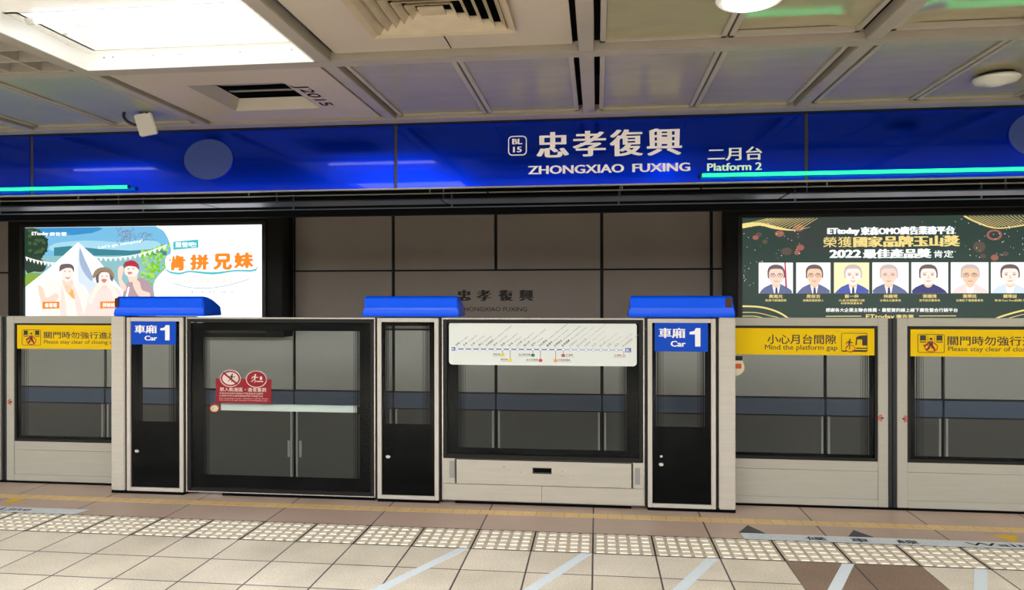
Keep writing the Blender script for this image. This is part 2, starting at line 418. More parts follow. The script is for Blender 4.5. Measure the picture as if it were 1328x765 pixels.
for i in range(len(XR) - 1):
    xa, xb = XR[i] + .075, XR[i + 1] - .075; xm = (xa + xb) / 2
    for j in range(-1, len(YR) - 1):
        y0 = YR[j + 1] + .052 if j >= 0 else 4.095; y1 = YR[j] - .06 if j >= 0 else 5.345
        key = (round((XR[i] + .055) / 1.4965), j)
        # module columns: -4 = x -6.0..-4.5, -3 = -4.5..-3.0, -2 = -3.0..-1.5, -1 = -1.5..0, 0 = 0..1.5, 1 = 1.5..3.0
        col = key[0]
        if j == -1:
            if col == -2: panel_plain(xa, xb, y0, y1, 3.0, (-2.62, -1.975, 4.40, 5.03))
            elif col == 1:
                panel_framed(xa, xm - .006, y0, y1, 3.0, 'panel_mesh'); panel_framed(xm + .006, xb, y0, y1, 3.0, 'panel_mesh')
            elif xa > -6 and xb < 4.5:
                m = 'panel_grey' if col == -3 else 'panel_mesh'
                panel_framed(xa, xm - .006, y0, y1, 3.0, m); panel_framed(xm + .006, xb, y0, y1, 3.0, m)
            else: panel_plain(xa, xb, y0, y1, 3.0)
        elif j == 0:
            if col in (-2, -4) or (col == 3): LIGHTS.append((XR[i] + .042, XR[i + 1] - .042, YR[1] + .05, YR[0] - .05))
            elif col == -3: pass
            elif col == -1:
                panel_plain(xa, xm - .004, y0, y1, 3.025, (-1.15, xm - .004, 3.13, 3.70)); panel_plain(xm + .004, xb, y0, y1, 3.025, (xm + .004, -.42, 3.13, 3.70))
            elif col in (0, 1):
                panel_framed(xa, xm - .006, y0, y1, 3.022, 'panel_gloss' if col else 'panel_mesh', .033 if col else 0); panel_framed(xm + .006, xb, y0, y1, 3.022, 'panel_gloss', .033)
            else: panel_plain(xa, xb, y0, y1, 3.025)
        else:
            if j in (2, 3, 4) or (j == 1 and col == -2): LIGHTS.append((XR[i] + .042, XR[i + 1] - .042, YR[j + 1] + .05, YR[j] - .05))
            else: panel_plain(xa, xb, y0, y1, 3.02)

# ---------------------------------------------------------------- ceiling things
def light_box(x0, x1, y0, y1, label, group=None, tube='tube'):
    t = tag(empty('recessed_ceiling_light', ((x0 + x1) / 2, (y0 + y1) / 2, 2.99)), label, 'ceiling light', group)
    z0, z1, z2 = 2.985, 3.085, 3.17
    t0, t1 = y1 - .62, y1 - .06              # lamp trough
    mb = MB()
    mb.box(x0, x1, y1 - .012, y1, z0, z1).box(x0, x1, y0, y0 + .012, z0, z1).box(x0, x0 + .012, y0, y1, z0, z1).box(x1 - .012, x1, y0, y1, z0, z1)
    mb.build('housing', 'lamp_white', t)
    b = MB(); b.box(x0, x1, t1, y1, z1, z1 + .01).box(x0, x0 + .095, t0 - .02, t1, z1, z1 + .01).box(x1 - .035, x1, t0, t1, z1, z1 + .01).box(x0, x1, y0, t0, z1, z1 + .01)
    b.build('reflector_plate', 'lamp_white', t)
    r = MB(); r.yz([(t0, z1), (t0 + .06, z2), (t1 - .06, z2), (t1, z1), (t1 + .006, z1), (t1 - .05, z2 + .008), (t0 + .05, z2 + .008), (t0 - .006, z1)], x0 + .08, x1 - .02)
    r.box(x0 + .075, x0 + .09, t0, t1, z1, z2).box(x1 - .03, x1 - .02, t0, t1, z1, z2)
    r.build('reflector', 'lamp_white', t)
    for y, z in ((t0 + .06, 3.068), (t0 + .135, 3.10), (t0 + .30, 3.10)):
        MB().tube([(x0 + .13, y, z), (x1 - .06, y, z)], .0135, 10).build('fluorescent_tube', tube, t, shade=True)
        MB().tube([(x0 + .085, y, z), (x0 + .13, y, z)], .017, 10).build('lamp_holder', 'unit_white', t); MB().tube([(x1 - .06, y, z), (x1 - .03, y, z)], .017, 10).build('lamp_holder', 'unit_white', t)
    for k in (.08, .12, .30, .42, .68, .9):
        s = MB().lathe(x0 + (x1 - x0) * k, 0, [(.006, 0), (.004, .002)], 8)
        MB().add([(x, y1 - .0125 - z, z0 + .072 + y) for x, y, z in s.v], s.f).build('screw', 'grey_plate', t)
    return t
for (a, b_, c, d) in LIGHTS:
    if c > 2 and -3.2 < a < -2: light_box(a, b_, c, d, 'large open fluorescent light box in the ceiling beside the louvred air diffuser', None, 'tube_soft')
    elif c > 2 and a < -4: light_box(a, b_, c, d, 'fluorescent light box beyond the left frame edge, glinting in the blue fascia', None, 'tube_soft')
    elif c > 2: light_box(a, b_, c, d, 'fluorescent light box beyond the right frame edge above the platform')
    else: MB().box(a, b_, c, d, 3.05, 3.07).build('unseen_fill_panel', 'fill_glow', ceil)  # out-of-view glowing panel, added to brighten floor and doors

# egg-crate grille left of the light box
t = tag(empty('egg_crate_grille', (-3.79, 3.35, 2.99)), 'dark egg-crate ceiling grille beside the bright fluorescent light box', 'grille')
x0, x1, y0, y1 = XR[6] - 1.4965 + .045, XR[6] - .045, YR[1] + .055, YR[0] - .055
x0, x1 = -4.50, -3.095
mb = MB()
for k in range(8): x = x0 + (x1 - x0) * k / 7; mb.box(x - .006, x + .006, y0, y1, 2.99, 3.08)
for k in range(8): y = y0 + (y1 - y0) * k / 7; mb.box(x0, x1, y - .006, y + .006, 2.991, 3.079)
mb.build('louvre_blades', 'panel_frame', t)
MB().box(x0, x1, y0, y0 + .02, 2.988, 3.05).box(x0, x1, y1 - .02, y1, 2.988, 3.05).box(x0, x0 + .02, y0, y1, 2.988, 3.05).box(x1 - .02, x1, y0, y1, 2.988, 3.05).build('rim', 'runner', t)

# square louvred air diffuser
t = tag(empty('air_diffuser', (-.785, 3.415, 3.0)), 'square louvred air diffuser with nested cream vanes in the ceiling', 'air vent')
cx, cy = -.785, 3.415
def ringband(hx0, hy0, z0, hx1, hy1, z1, th=.004):
    v = [];
    for hx, hy, z in ((hx0, hy0, z0), (hx1, hy1, z1), (hx1, hy1, z1 + th), (hx0, hy0, z0 + th)):
        v += [(cx - hx, cy - hy, z), (cx + hx, cy - hy, z), (cx + hx, cy + hy, z), (cx - hx, cy + hy, z)]
    f = []
    for r in range(4):
        for k in range(4): f.append((r * 4 + k, r * 4 + (k + 1) % 4, ((r + 1) % 4) * 4 + (k + 1) % 4, ((r + 1) % 4) * 4 + k))
    return v, f
MB().add(*ringband(.375, .285, 2.996, .335, .252, 3.012, .02)).build('rim', 'diffuser', t)
for k in range(5):
    f0 = .335 - .055 * k; q = .76
    MB().add(*ringband(f0, f0 * q, 3.0 + .002 * k, f0 - .029, (f0 - .029) * q, 3.034 + .002 * k)).build('vane', 'diffuser', t)
MB().box(cx - .062, cx + .062, cy - .046, cy + .046, 3.012, 3.02).build('centre_plate', 'diffuser', t)

# small square ceiling vent with three blades
t = tag(empty('ceiling_vent', (-2.3, 4.715, 3.0)), 'small recessed ceiling vent with slanted blades beside red stencilled number', 'air vent')
x0, x1, y0, y1 = -2.62, -1.975, 4.40, 5.03
v = []
for a, b_, c, d, z in ((x0, x1, y0, y1, 2.998), (x0 + .055, x1 - .055, y0 + .05, y1 - .05, 3.075)):
    v += [(a, c, z), (b_, c, z), (b_, d, z), (a, d, z)]
MB().add(v, [(k, (k + 1) % 4, 4 + (k + 1) % 4, 4 + k) for k in range(4)]).build('flared_frame', 'panel_frame', t, normals=False)
for k in range(3):
    y = y0 + .12 + .16 * k
    MB().yz([(y, 3.085), (y + .075, 3.10), (y + .075, 3.107), (y, 3.092)], x0 + .05, x1 - .05).build('blade', 'grey_plate', t)
MB().box(x0 + .03, x1 - .03, y0 + .03, y1 - .03, 3.2, 3.21).build('duct_back', 'void', t)
# stencilled number on the ceiling panel, read along the platform depth
mb = MB(); put(mb, 'J2015', 0, .50, 0, .115, 0, .02)
s = MB().add([(-1.965 + z * 1.0 + 0.0, 4.47 + x, 2.9985) for x, y, z in mb.v], mb.f)
s.build('stencilled_number', 'stencil', ceil, normals=False)

# antenna box hung from the ceiling
t = tag(empty('wireless_antenna', (-3.37, 4.98, 3.0)), 'small white tilted antenna box with black cable hanging from the ceiling', 'antenna')
from mathutils import Matrix, Vector
R = Matrix.Translation((-3.318, 5.02, 2.925)) @ Matrix.Rotation(math.radians(-17), 4, 'Y') @ Matrix.Rotation(math.radians(24), 4, 'Z') @ Matrix.Rotation(math.radians(10), 4, 'X')
mb = MB().box(-.062, .062, -.028, .028, -.088, .072)
MB().add([R @ Vector(v) for v in mb.v], mb.f).build('case', 'unit_white', t, bevel=.008)
MB().box(-3.36, -3.29, 5.0, 5.05, 2.985, 3.003).tube([(-3.33, 5.03, 2.99), (-3.335, 5.03, 2.95)], .018).build('bracket', 'bronze', t)
MB().tube(smooth([(-3.46, 4.98, 3.004), (-3.465, 4.98, 2.97), (-3.44, 4.985, 2.935), (-3.40, 5.0, 2.915), (-3.355, 5.02, 2.91)], 5, False), .011, 8).build('cable', 'cable', t, shade=True)

def detector(x, y, label):
    t = tag(empty('smoke_detector', (x, y, 3.012)), label, 'smoke detector')
    MB().lathe(x, y, [(.10, 3.012), (.10, 2.998), (.09, 2.992)], 32).build('mounting_ring', 'dark_metal' if x < 2.5 and y > 4.7 else 'unit_white', t, shade=False)
    MB().lathe(x, y, [(.128, 2.990), (.13, 2.978), (.115, 2.962), (.06, 2.952), (.052, 2.946), (.045, 2.942), (0.001, 2.940)], 36).build('cover', 'unit_white', t, shade=True)
detector(2.455, 4.80, 'white domed smoke detector with dark base nearer the blue fascia')
detector(2.60, 4.43, 'white smoke detector without a dark base, farther from the blue fascia')
t = tag(empty('downlight', (.69, 3.375, 3.02)), 'round glowing white downlight at the top between two ceiling panels', 'downlight')
MB().lathe(.69, 3.375, [(.15, 3.03), (.152, 2.985), (.14, 2.975), (.132, 2.975)], 36).build('trim_ring', 'lamp_white', t, shade=False)
MB().lathe(.69, 3.375, [(.131, 2.985), (.12, 2.972), (.07, 2.966), (.001, 2.965)], 36).build('diffuser', 'down_glow', t, shade=True)
# ================================================================= FASCIA
YB = 5.50
SE = [-7.72, -4.648, -1.555, 1.521, 4.60]
FL = ['plain blue fascia panel without speaker grille or lettering', 'blue fascia panel with round speaker grille above the tent advertisement', 'blue fascia panel carrying the white station name lettering', 'blue fascia panel with round speaker grille above the green awards advertisement']
FAS = []
for i in range(4):
    a, b_ = SE[i] + .012, SE[i + 1] - .012
    t = tag(empty('fascia_panel', ((a + b_) / 2, YB, 2.485)), FL[i], 'sign panel', 'blue fascia panels over the platform edge')
    MB().box(a, b_, YB, YB + .05, 2.485, 2.972).build('panel', 'fascia_blue', t, bevel=.004)
    FAS.append(t)
def speaker(cx, cz, par):
    g_ = MB().xz(ell(cx, cz, .212, .166, 40), YB - .004, YB + .001).build('speaker_grille', 'grille_blue', par)
    MB().ring(cx, cz, .214, .168, .006, YB - .006, YB, 40).build('grille_rim', 'fascia_blue', g_)
speaker(-3.096, 2.741, FAS[1]); speaker(3.10, 2.775, FAS[3])
for i, x in enumerate(SE[1:-1]):
    structure(MB().box(x - .011, x + .011, YB + .004, YB + .05, 2.485, 2.97).build('trim_%d' % (6 + i), 'bronze'))
mb = MB()
for ch, px in zip('忠孝復興', ((695.5, 171.2, 738, 204.2), (742.5, 169.6, 786, 202.8), (790.5, 167.8, 834, 202.2), (839, 166.3, 884.5, 201.3))):
    pput(mb, ch, px, YB - .003, .012, thick_x=.016)
mb.build('station_name', 'fascia_print', FAS[2], normals=False)
for w_, xa, xb in (('ZHONGXIAO', -.520, .205), ('FUXING', .265, .690)): lettering('latin_name', w_, xa, xb, 2.568, 2.632, YB - .003, 'fascia_print', FAS[2], .025, .006)
mb = MB(); put(mb, '二月台', .815, 1.208, 2.640, 2.738, YB - .003, .008, thick_x=.006); put(mb, 'Platform 2', .812, 1.205, 2.565, 2.622, YB - .003, .025, thick_x=.004)
mb.build('platform_number', 'fascia_print', FAS[2], normals=False)
a = rrect(-.672, -.528, 2.714, 2.864, .032); b_ = rrect(-.664, -.536, 2.722, 2.856, .025)
mb = MB()
for k in range(len(a)):
    j = (k + 1) % len(a); mb.xz([a[k], a[j], b_[j], b_[k]], YB - .003, YB)
put(mb, 'BL', -.640, -.562, 2.800, 2.842, YB - .003, .03, thick_x=.004); put(mb, '15', -.634, -.566, 2.738, 2.781, YB - .003, .03, thick_x=.004)
mb.build('station_code', 'fascia_print', FAS[2], normals=False)
def led(x0, x1, label):
    t = tag(empty('light_tube', ((x0 + x1) / 2, 5.45, 2.53)), label, 'light tube', 'green light tubes along the fascia')
    MB().tube([(x0 + .012, 5.45, 2.527), (x1 - .012, 5.45, 2.527)], .013, 12).build('tube', 'led', t, shade=True)
    for x in (x0, x1 - .012): MB().tube([(x, 5.45, 2.527), (x + .012, 5.45, 2.527)], .015, 12).build('end_cap', 'bronze', t)
    n = max(2, int((x1 - x0) / 1.2))
    for k in range(n):
        x = x0 + .25 + (x1 - x0 - .5) * k / (n - 1); MB().box(x - .012, x + .012, 5.455, 5.499, 2.518, 2.536).build('clip', 'bronze', t)
led(-6.2, -3.744, 'glowing green light tube above the tent advertisement')
led(.757, 3.9, 'glowing green light tube starting under the platform number lettering')

# ================================================================= SCREEN DOORS
YF = 5.63
def car_sign(par, x0, x1, z0, z1, y):
    s = MB().box(x0, x1, y - .002, y, z0, z1).build('car_sign', 'sign_blue', par)
    w, h = x1 - x0, z1 - z0; yy = y - .0035
    mb = MB()
    put(mb, '車廂', x0 + .075 * w, x0 + .575 * w, z0 + .47 * h, z0 + .82 * h, yy, .02, thick_x=.004)
    put(mb, 'Car', x0 + .30 * w, x0 + .585 * w, z0 + .17 * h, z0 + .37 * h, yy, .035, thick_x=.003)
    X = lambda u: x0 + u * w
    Z = lambda v: z0 + v * h
    mb.xz([(X(.76), Z(.18)), (X(.86), Z(.18)), (X(.86), Z(.82)), (X(.775), Z(.82)), (X(.745), Z(.72)), (X(.655), Z(.685)), (X(.655), Z(.60)), (X(.76), Z(.60))], yy, yy + .001)
    mb.build('sign_lettering', 'white_print', s, normals=False)
def cap(par, x0, x1, lens=None):
    yf, yb = 5.612, 5.90
    # loft of cross sections: flared skirt, upright front, top that rounds down towards the track
    prof = [(yf, 1.480), (yf, 1.505), (yf + .003, 1.535), (yf + .006, 1.552), (yf + .010, 1.622), (yf + .018, 1.637), (yf + .034, 1.642), (yf + .10, 1.634), (yf + .17, 1.612), (yf + .235, 1.582), (yb, 1.556), (yb, 1.480)]
    def inset(z): return -.013 if z < 1.51 else (-.009 if z < 1.54 else (0.0 if z < 1.63 else .006))
    L = [(x0 + inset(z), y, z) for y, z in prof]; Rr = [(x1 - inset(z), y, z) for y, z in prof]
    n = len(prof)
    mb = MB().add(L + Rr, [tuple(range(n)), tuple(range(n, 2 * n))[::-1]] + [(i, i + n, (i + 1) % n + n, (i + 1) % n) for i in range(n)])
    c = mb.build('cap', 'cap_blue', par, bevel=.006, seg=3)
    for p in c.data.polygons: p.use_smooth = p.area < .0035
    if lens: MB().box(lens[0], lens[1], yf + .001, yf + .03, 1.553, 1.628).build('indicator_lens', 'lens', c, bevel=.004)
    return c
def cabinet(label, sx0, sx1, cx0, cx1, post=None, sign=None, lock=None, lens=None, black_to=.62, pin=None):
    t = tag(empty('screen_door_cabinet', ((sx0 + sx1) / 2, YF + .1, 0)), label, 'door cabinet', 'blue-capped screen door cabinets')
    e0 = min(sx0, post[0] if post else sx0) ; e1 = max(sx1, post[1] if post else sx1)
    MB().box(e0, e1, YF + .006, YF + .20, 0, .024).build('plinth', 'black', t)
    fr = MB().frame(sx0, sx1, .024, 1.468, .034, .034, .030, .032, YF, YF + .03)
    f = fr.build('frame', 'frame_silver', t, bevel=.003)
    b = MB().box(sx0 - .017, sx0 + .012, YF + .012, YF + .2, .02, 1.47).box(sx1 - .012, sx1 + .017, YF + .012, YF + .2, .02, 1.47).box(sx0, sx1, YF + .03, YF + .2, 1.44, 1.472)
    b.build('body', 'dark_metal', t)
    gx0, gx1 = sx0 + .034, sx1 - .034
    gl = MB().box(gx0, gx1, YF + .010, YF + .016, .054, 1.436).build('glass_pane', 'glass', t)
    MB().box(gx0, gx1, YF + .018, YF + .03, .054, black_to).build('lower_panel', 'black_gloss', t)
    bd = MB().box(gx0, gx0 + .03, YF + .0165, YF + .018, black_to, 1.436).box(gx1 - .045, gx1, YF + .0165, YF + .018, black_to, 1.436).box(gx0, gx1, YF + .0165, YF + .018, 1.405, 1.436)
    for k, w in enumerate((.008, .006, .004, .003, .002)):
        bd.box(gx0 + .036 + .012 * k, gx0 + .036 + .012 * k + w, YF + .0165, YF + .018, black_to, 1.405)
        bd.box(gx1 - .051 - .012 * k - w, gx1 - .051 - .012 * k, YF + .0165, YF + .018, black_to, 1.405)
    bd.build('printed_border', 'black', gl)
    if post:
        MB().box(post[0], post[1], YF, YF + .2, .024, 1.478).build('end_post', 'silver', t, bevel=.006)
    if sign: car_sign(t, sign[0], sign[1], sign[2], sign[3], YF + .0095)
    if lock:
        k = MB().add([(lock[0] + x * 1.25, YF + .010 - z, lock[1] + y) for x, y, z in MB().lathe(0, 0, [(.016, 0), (.016, .006), (.013, .010), (.006, .011), (.005, .006), (.001, .006)], 20).v], MB().lathe(0, 0, [(.016, 0), (.016, .006), (.013, .010), (.006, .011), (.005, .006), (.001, .006)], 20).f)
        k.build('lock', 'chrome', t, shade=False)
    if pin: MB().xz(ell(pin[0], pin[1], .011, .009, 12), YF + .005, YF + .010).build('pin', 'chrome', t)
    cap(t, cx0, cx1, lens)
    return t
cabinet('blue-capped door cabinet with car number sign standing beside the emergency door', -3.897, -3.395, -3.988, -3.215, (-4.036, -3.915), (-3.858, -3.462, 1.243, 1.440), (-3.808, .355), (-3.992, -3.955), .60)
cabinet('blue-capped narrow cabinet between the emergency door and the route map, without a sign', -1.745, -1.245, -1.850, -1.090, None, None, (-1.658, .360), None, .62)
cabinet('blue-capped door cabinet with car number sign standing next to the route map panel', .386, .894, .252, 1.022, (.917, 1.039), (.440, .837, 1.217, 1.436), (.487, .353), (.963, 1.012), .64, (.488, .415))

# ---- emergency door with push bar
t = tag(empty('emergency_door', (-2.57, YF + .03, 0)), 'wide black glass emergency door with pale push bar and red notice', 'door')
x0, x1 = -3.372, -1.762
MB().frame(x0, x1, .030, 1.470, .010, .010, .008, .012, YF + .002, YF + .05).build('edge_trim', 'edge_silver', t, bevel=.002)
MB().frame(x0 + .010, x1 - .010, .038, 1.458, .032, .032, .03, .03, YF + .006, YF + .05).build('frame', 'dark_metal', t, bevel=.004)
gl = MB().box(x0 + .042, x1 - .042, YF + .014, YF + .022, .068, 1.428).build('glass_pane', 'glass', t)
bd = MB().frame(x0 + .042, x1 - .042, .068, 1.428, .105, .095, .105, .068, YF + .0225, YF + .024)
for k, w in enumerate((.008, .006, .0045, .003, .002)):
    xa = x0 + .150 + .011 * k; bd.box(xa, xa + w, YF + .0225, YF + .024, .17, 1.36); xb = x1 - .141 - .011 * k; bd.box(xb - w, xb, YF + .0225, YF + .024, .17, 1.36)
bd.build('printed_border', 'black', gl)
MB().box(x0 + .3, x1 - .02, YF + .03, YF + .1, 0, .03).build('threshold', 'black', t)
bar = MB().box(-3.10, -1.905, YF + .060, YF + .10, .697, .752).box(-3.10, -1.905, YF + .056, YF + .062, .742, .756)
bar.build('push_bar', 'bar_white', t, bevel=.004)
k = MB().lathe(0, 0, [(.048, 0), (.048, .012), (.036, .018)], 24); MB().add([(-3.150 + x, YF + .06 - z, .716 + y * .8) for x, y, z in k.v], k.f).build('bar_boss', 'red', t)
k = MB().lathe(0, 0, [(.034, 0), (.034, .014), (.014, .016), (.013, .008), (.001, .008)], 24); MB().add([(-3.140 + x, YF + .044 - z, .716 + y * .8) for x, y, z in k.v], k.f).build('bar_lock', 'cream', t)
MB().box(-1.92, -1.86, YF + .03, YF + .1, .69, .75).build('bar_bracket', 'dark_metal', t)
mb = MB(); pput(mb, 'EED1', (248, 415.9, 253, 418.3), YF + .013, .02); pput(mb, '緊急門', (255, 415.6, 264, 418.6), YF + .013, .03)
mb.build('door_code', 'white_print', t, normals=False)
# red notice
yn = YF + .012
n_ = MB().xz(PP([(280, 490.5), (351.8, 492), (351.8, 523.4), (280, 522.2)], yn), yn, yn + .0015).build('notice', 'notice_red', t)
mb = MB()
for cx, cy in ((299, 490.6), (332.6, 491.6)):
    c = P(cx, cy, yn); mb.ring(c[0], c[1], .090, .070, .006, yn - .003, yn)
mb.build('notice_rings', 'notice_print', n_)
mb = MB()
for cx, cy in ((299, 490.6), (332.6, 491.6)):
    c = P(cx, cy, yn); mb.xz(ell(c[0], c[1], .085, .065), yn - .0015, yn)
mb.build('notice_discs', 'notice_red', n_)
c = P(299, 490.6, yn); MB().xz(ell(c[0], c[1], .070, .052), yn - .0025, yn - .001).build('notice_disc_field', 'notice_print', n_)
def stickman(mb, cx, cz, s, y, sx=1.25):
    f = lambda pts: [(cx + x * s * sx, cz + z * s) for x, z in pts]
    mb.xz(ell(cx + .12 * s * sx, cz + .68 * s, .13 * s * sx, .14 * s, 14), y - .001, y)
    mb.xz(f([(-.12, .5), (.16, .52), (.16, .0), (-.1, -.05)]), y - .001, y)
    for L in ([(.0, -.02), (.1, -.35), (.02, -.75)], [(.05, -.02), (-.22, -.3), (-.52, -.55)], [(.1, .42), (.38, .2), (.55, .3)], [(-.05, .42), (-.35, .25), (-.4, -.02)]):
        mb.xz(stroke(f(L), .13 * s), y - .001, y)
mb = MB(); stickman(mb, c[0] + .01, c[1] + .002, .045, yn - .0035)
mb.build('running_figure', 'ink', n_)
mb = MB(); mb.xz(stroke([(c[0] - .062, c[1] + .048), (c[0] + .062, c[1] - .048)], .014), yn - .0056, yn - .0046); mb.build('bar_slash', 'notice_red', n_)
c2 = P(332.6, 491.6, yn); mb = MB(); stickman(mb, c2[0] - .015, c2[1] + .004, .045, yn - .002)
mb.box(c2[0] + .0, c2[0] + .058, yn - .003, yn - .002, c2[1] - .022, c2[1] - .014).xz(ell(c2[0] + .04, c2[1] + .008, .011, .016, 12), yn - .003, yn - .002)
pput(mb, '禁入軌道區・違者重罰', (285, 502.5, 345, 507.8), yn - .001, .02)
pput(mb, '非緊急狀況請勿推開此門違規者依法處罰', (284.5, 509, 341, 511.3), yn - .001, .0); pput(mb, '如遇緊急狀況請推壓橫桿開門離開月台', (284.5, 512.3, 341, 514.4), yn - .001, .0)
pput(mb, 'No entering tracks. Violators will be fined.', (284.5, 516, 348, 517.6), yn - .001, .02); pput(mb, 'Push the bar to open the door in an emergency only.', (284.5, 518.4, 347, 520), yn - .001, .02)
mb.build('notice_lettering', 'notice_print', n_, normals=False)

# ---- fixed panel with the route map
t = tag(empty('fixed_screen_panel', (-.43, YF + .03, 0)), 'fixed screen panel with white route map above glass and silver lower flap', 'screen panel')
x0, x1 = -1.219, .362
MB().frame(x0, x1, .030, 1.470, .010, .010, .006, .012, YF + .002, YF + .06).build('edge_trim', 'edge_silver', t, bevel=.002)
MB().frame(x0 + .010, x1 - .010, .362, 1.458, .032, .032, .034, .03, YF + .004, YF + .05).build('frame', 'dark_metal', t, bevel=.004)
gl = MB().box(x0 + .042, x1 - .042, YF + .014, YF + .022, .396, 1.428).build('glass_pane', 'glass', t)
bd = MB().frame(x0 + .042, x1 - .042, .396, 1.428, .09, .095, .05, .07, YF + .0225, YF + .024)
for k, w in enumerate((.008, .006, .0045, .003, .002)):
    xa = x0 + .136 + .012 * k; bd.box(xa, xa + w, YF + .0225, YF + .024, .44, 1.36); xb = x1 - .141 - .012 * k; bd.box(xb - w, xb, YF + .0225, YF + .024, .44, 1.36)
bd.build('printed_border', 'black', gl)
MB().box(x0 + .010, x1 - .010, YF + .012, YF + .06, .162, .360).build('lower_panel', 'silver_h', t)
kk = MB().box(x0 + .010, -.43, YF + .002, YF + .06, .034, .160).box(-.428, x1 - .010, YF + .002, YF + .06, .034, .160)
kk.build('kick_plate', 'silver_h', t, bevel=.002)
MB().box(x0 + .010, -1.118, YF + .003, YF + .03, .163, .360).box(.278, x1 - .010, YF + .003, YF + .03, .163, .360).build('side_plates', 'silver_h', t, bevel=.002)
fl = MB().box(-1.102, -.492, YF, YF + .03, .166, .354).box(-.358, .262, YF, YF + .03, .166, .354).box(-.492, -.358, YF, YF + .03, .297, .354).box(-.492, -.358, YF, YF + .03, .166, .266)
flap = fl.build('access_flap', 'silver_h', t)
MB().box(-.494, -.356, YF + .007, YF + .03, .264, .299).build('recessed_handle', 'black', flap)
MB().frame(-.499, -.351, .259, .304, .007, .007, .007, .007, YF - .002, YF).build('handle_rim', 'dark_metal', flap)
MB().box(-1.112, -1.103, YF + .004, YF + .03, .164, .358).box(.263, .272, YF + .004, YF + .03, .164, .358).box(-1.103, .263, YF + .004, YF + .03, .3545, .359).build('flap_gap', 'black', t)
for a, b_, c, d in ((-1.160, -1.118, .207, .342), (.288, .326, .196, .322)):
    MB().box(a, b_, YF - .001, YF + .003, c, d).build('reflector', 'grey_plate', t, bevel=.001)
mb = MB()
for i in range(26):
    u, v = random.gauss(0, 1), random.gauss(0, 1)
    x, z = -.37 + u * .16, .272 + v * .045
    if -.53 < x < -.32 and .25 < z < .31 or not .175 < z < .345: continue
    q = random.uniform(.002, .007); mb.xz(smooth([(x + q * random.uniform(.6, 1.6) * math.cos(a_), z + q * random.uniform(.5, 1.1) * math.sin(a_)) for a_ in (0, 1.2, 2.4, 3.7, 5.1)], 2), YF - .0008, YF + .001)
mat('rust', 'a08d78', .6); mb.build('rust_stains', 'rust', flap)
MB().box(x0 + .1, x1 - .1, YF + .03, YF + .1, 0, .032).build('threshold', 'black', t)
# route map
yp = YF + .0135
mp_ = MB().xz(rrect(-1.163, .304, 1.100, 1.437, .03, 6), yp - .003, yp).build('route_map', 'board', t)
mat('map_blue', '3a5cab', .5); mat('map_pale', '9db4d2', .5); mat('map_text', '4a4a4c', .5); mat('map_faded', 'a5a8a6', .5); mat('map_dot', 'f2f5f5', .5)
for n2, c2 in (('map_yellow', 'e0cf2a'), ('map_green', '1d7a4a'), ('map_red', 'd23c46'), ('map_orange', 'e39a2e'), ('map_brown', 'b0503a'), ('map_pink', 'e0b8aa')): mat(n2, c2, .5)
y1_ = yp - .0035
sx = lambda i: P(570 + (113 + 48.3 * i) / 4.919, 454, yp)[0]
sz = P(700, 453.5, yp)[1] + .002
MB().box(sx(0), sx(14), y1_, yp - .003, sz - .004, sz + .004).box(sx(0) - .045, sx(0) - .015, y1_ - .001, yp - .003, sz - .014, sz + .014).box(sx(22) + .012, sx(22) + .055, y1_ - .001, yp - .003, sz - .016, sz + .016).build('line_band', 'map_blue', mp_)
MB().box(sx(14), sx(22), y1_, yp - .003, sz - .004, sz + .004).build('line_band_passed', 'map_pale', mp_)
for i in range(23):
    MB().xz(ell(sx(i), sz, .0115, .0095, 14), y1_ - .0015, yp - .003).build('station_dot', 'map_dot', mp_)
    MB().ring(sx(i), sz, .0125, .0105, .002, y1_ - .002, yp - .003, 14).build('station_ring', 'map_blue', mp_)
mb = MB(); put(mb, 'BL', sx(0) - .042, sx(0) - .019, sz - .007, sz + .007, y1_ - .002, .03); put(mb, 'BL', sx(22) + .018, sx(22) + .048, sz - .009, sz + .009, y1_ - .002, .03)
mb.build('line_code', 'map_dot', mp_, normals=False)
ST = [('頂埔', 'Dingpu', .075), ('永寧', 'Yongning', .085), ('土城', 'Tucheng', .08), ('海山', 'Haishan', .08), ('亞東醫院', 'Far Eastern Hospital', .165), ('府中', 'Fuzhong', .08), ('板橋', 'Banqiao', .115), ('新埔', 'Xinpu', .07), ('江子翠', 'Jiangzicui', .10), ('龍山寺', 'Longshan Temple', .145), ('西門', 'Ximen', .06), ('台北車站', 'Taipei Main Station', .195), ('善導寺', 'Shandao Temple', .14), ('忠孝新生', 'Zhongxiao Xinsheng', .165), ('忠孝復興', 'Zhongxiao Fuxing', .150),
      ('忠孝敦化', 'Zhongxiao Dunhua', .155), ('國父紀念館', 'S.Y.S. Memorial Hall', .21), ('市政府', 'Taipei City Hall', .13), ('永春', 'Yongchun', .085), ('後山埤', 'Houshanpi', .10), ('昆陽', 'Kunyang', .08), ('南港', 'Nangang', .115), ('南港展覽館', 'Taipei Nangang Exhib. Center', .12)]
A1, A2 = MB(), MB()
for i, (cn, en, L) in enumerate(ST):
    mb = A1 if i <= 14 else A2
    r = math.radians(39); c, s = math.cos(r), math.sin(r)
    x, z = sx(i) - .006, sz + .020
    w = .0195 * len(cn); bd_ = .03 if 11 <= i <= 14 else .012
    put(mb, cn, x, x + w, z, z + .0175, y1_, bd_, r)
    d = w + .012; put(mb, en, x + d * c, x + d * c + L, z + d * s, z + d * s + .0085, y1_, .015, r)
A1.build('station_names', 'map_text', mp_, normals=False); A2.build('station_names_passed', 'map_faded', mp_, normals=False)
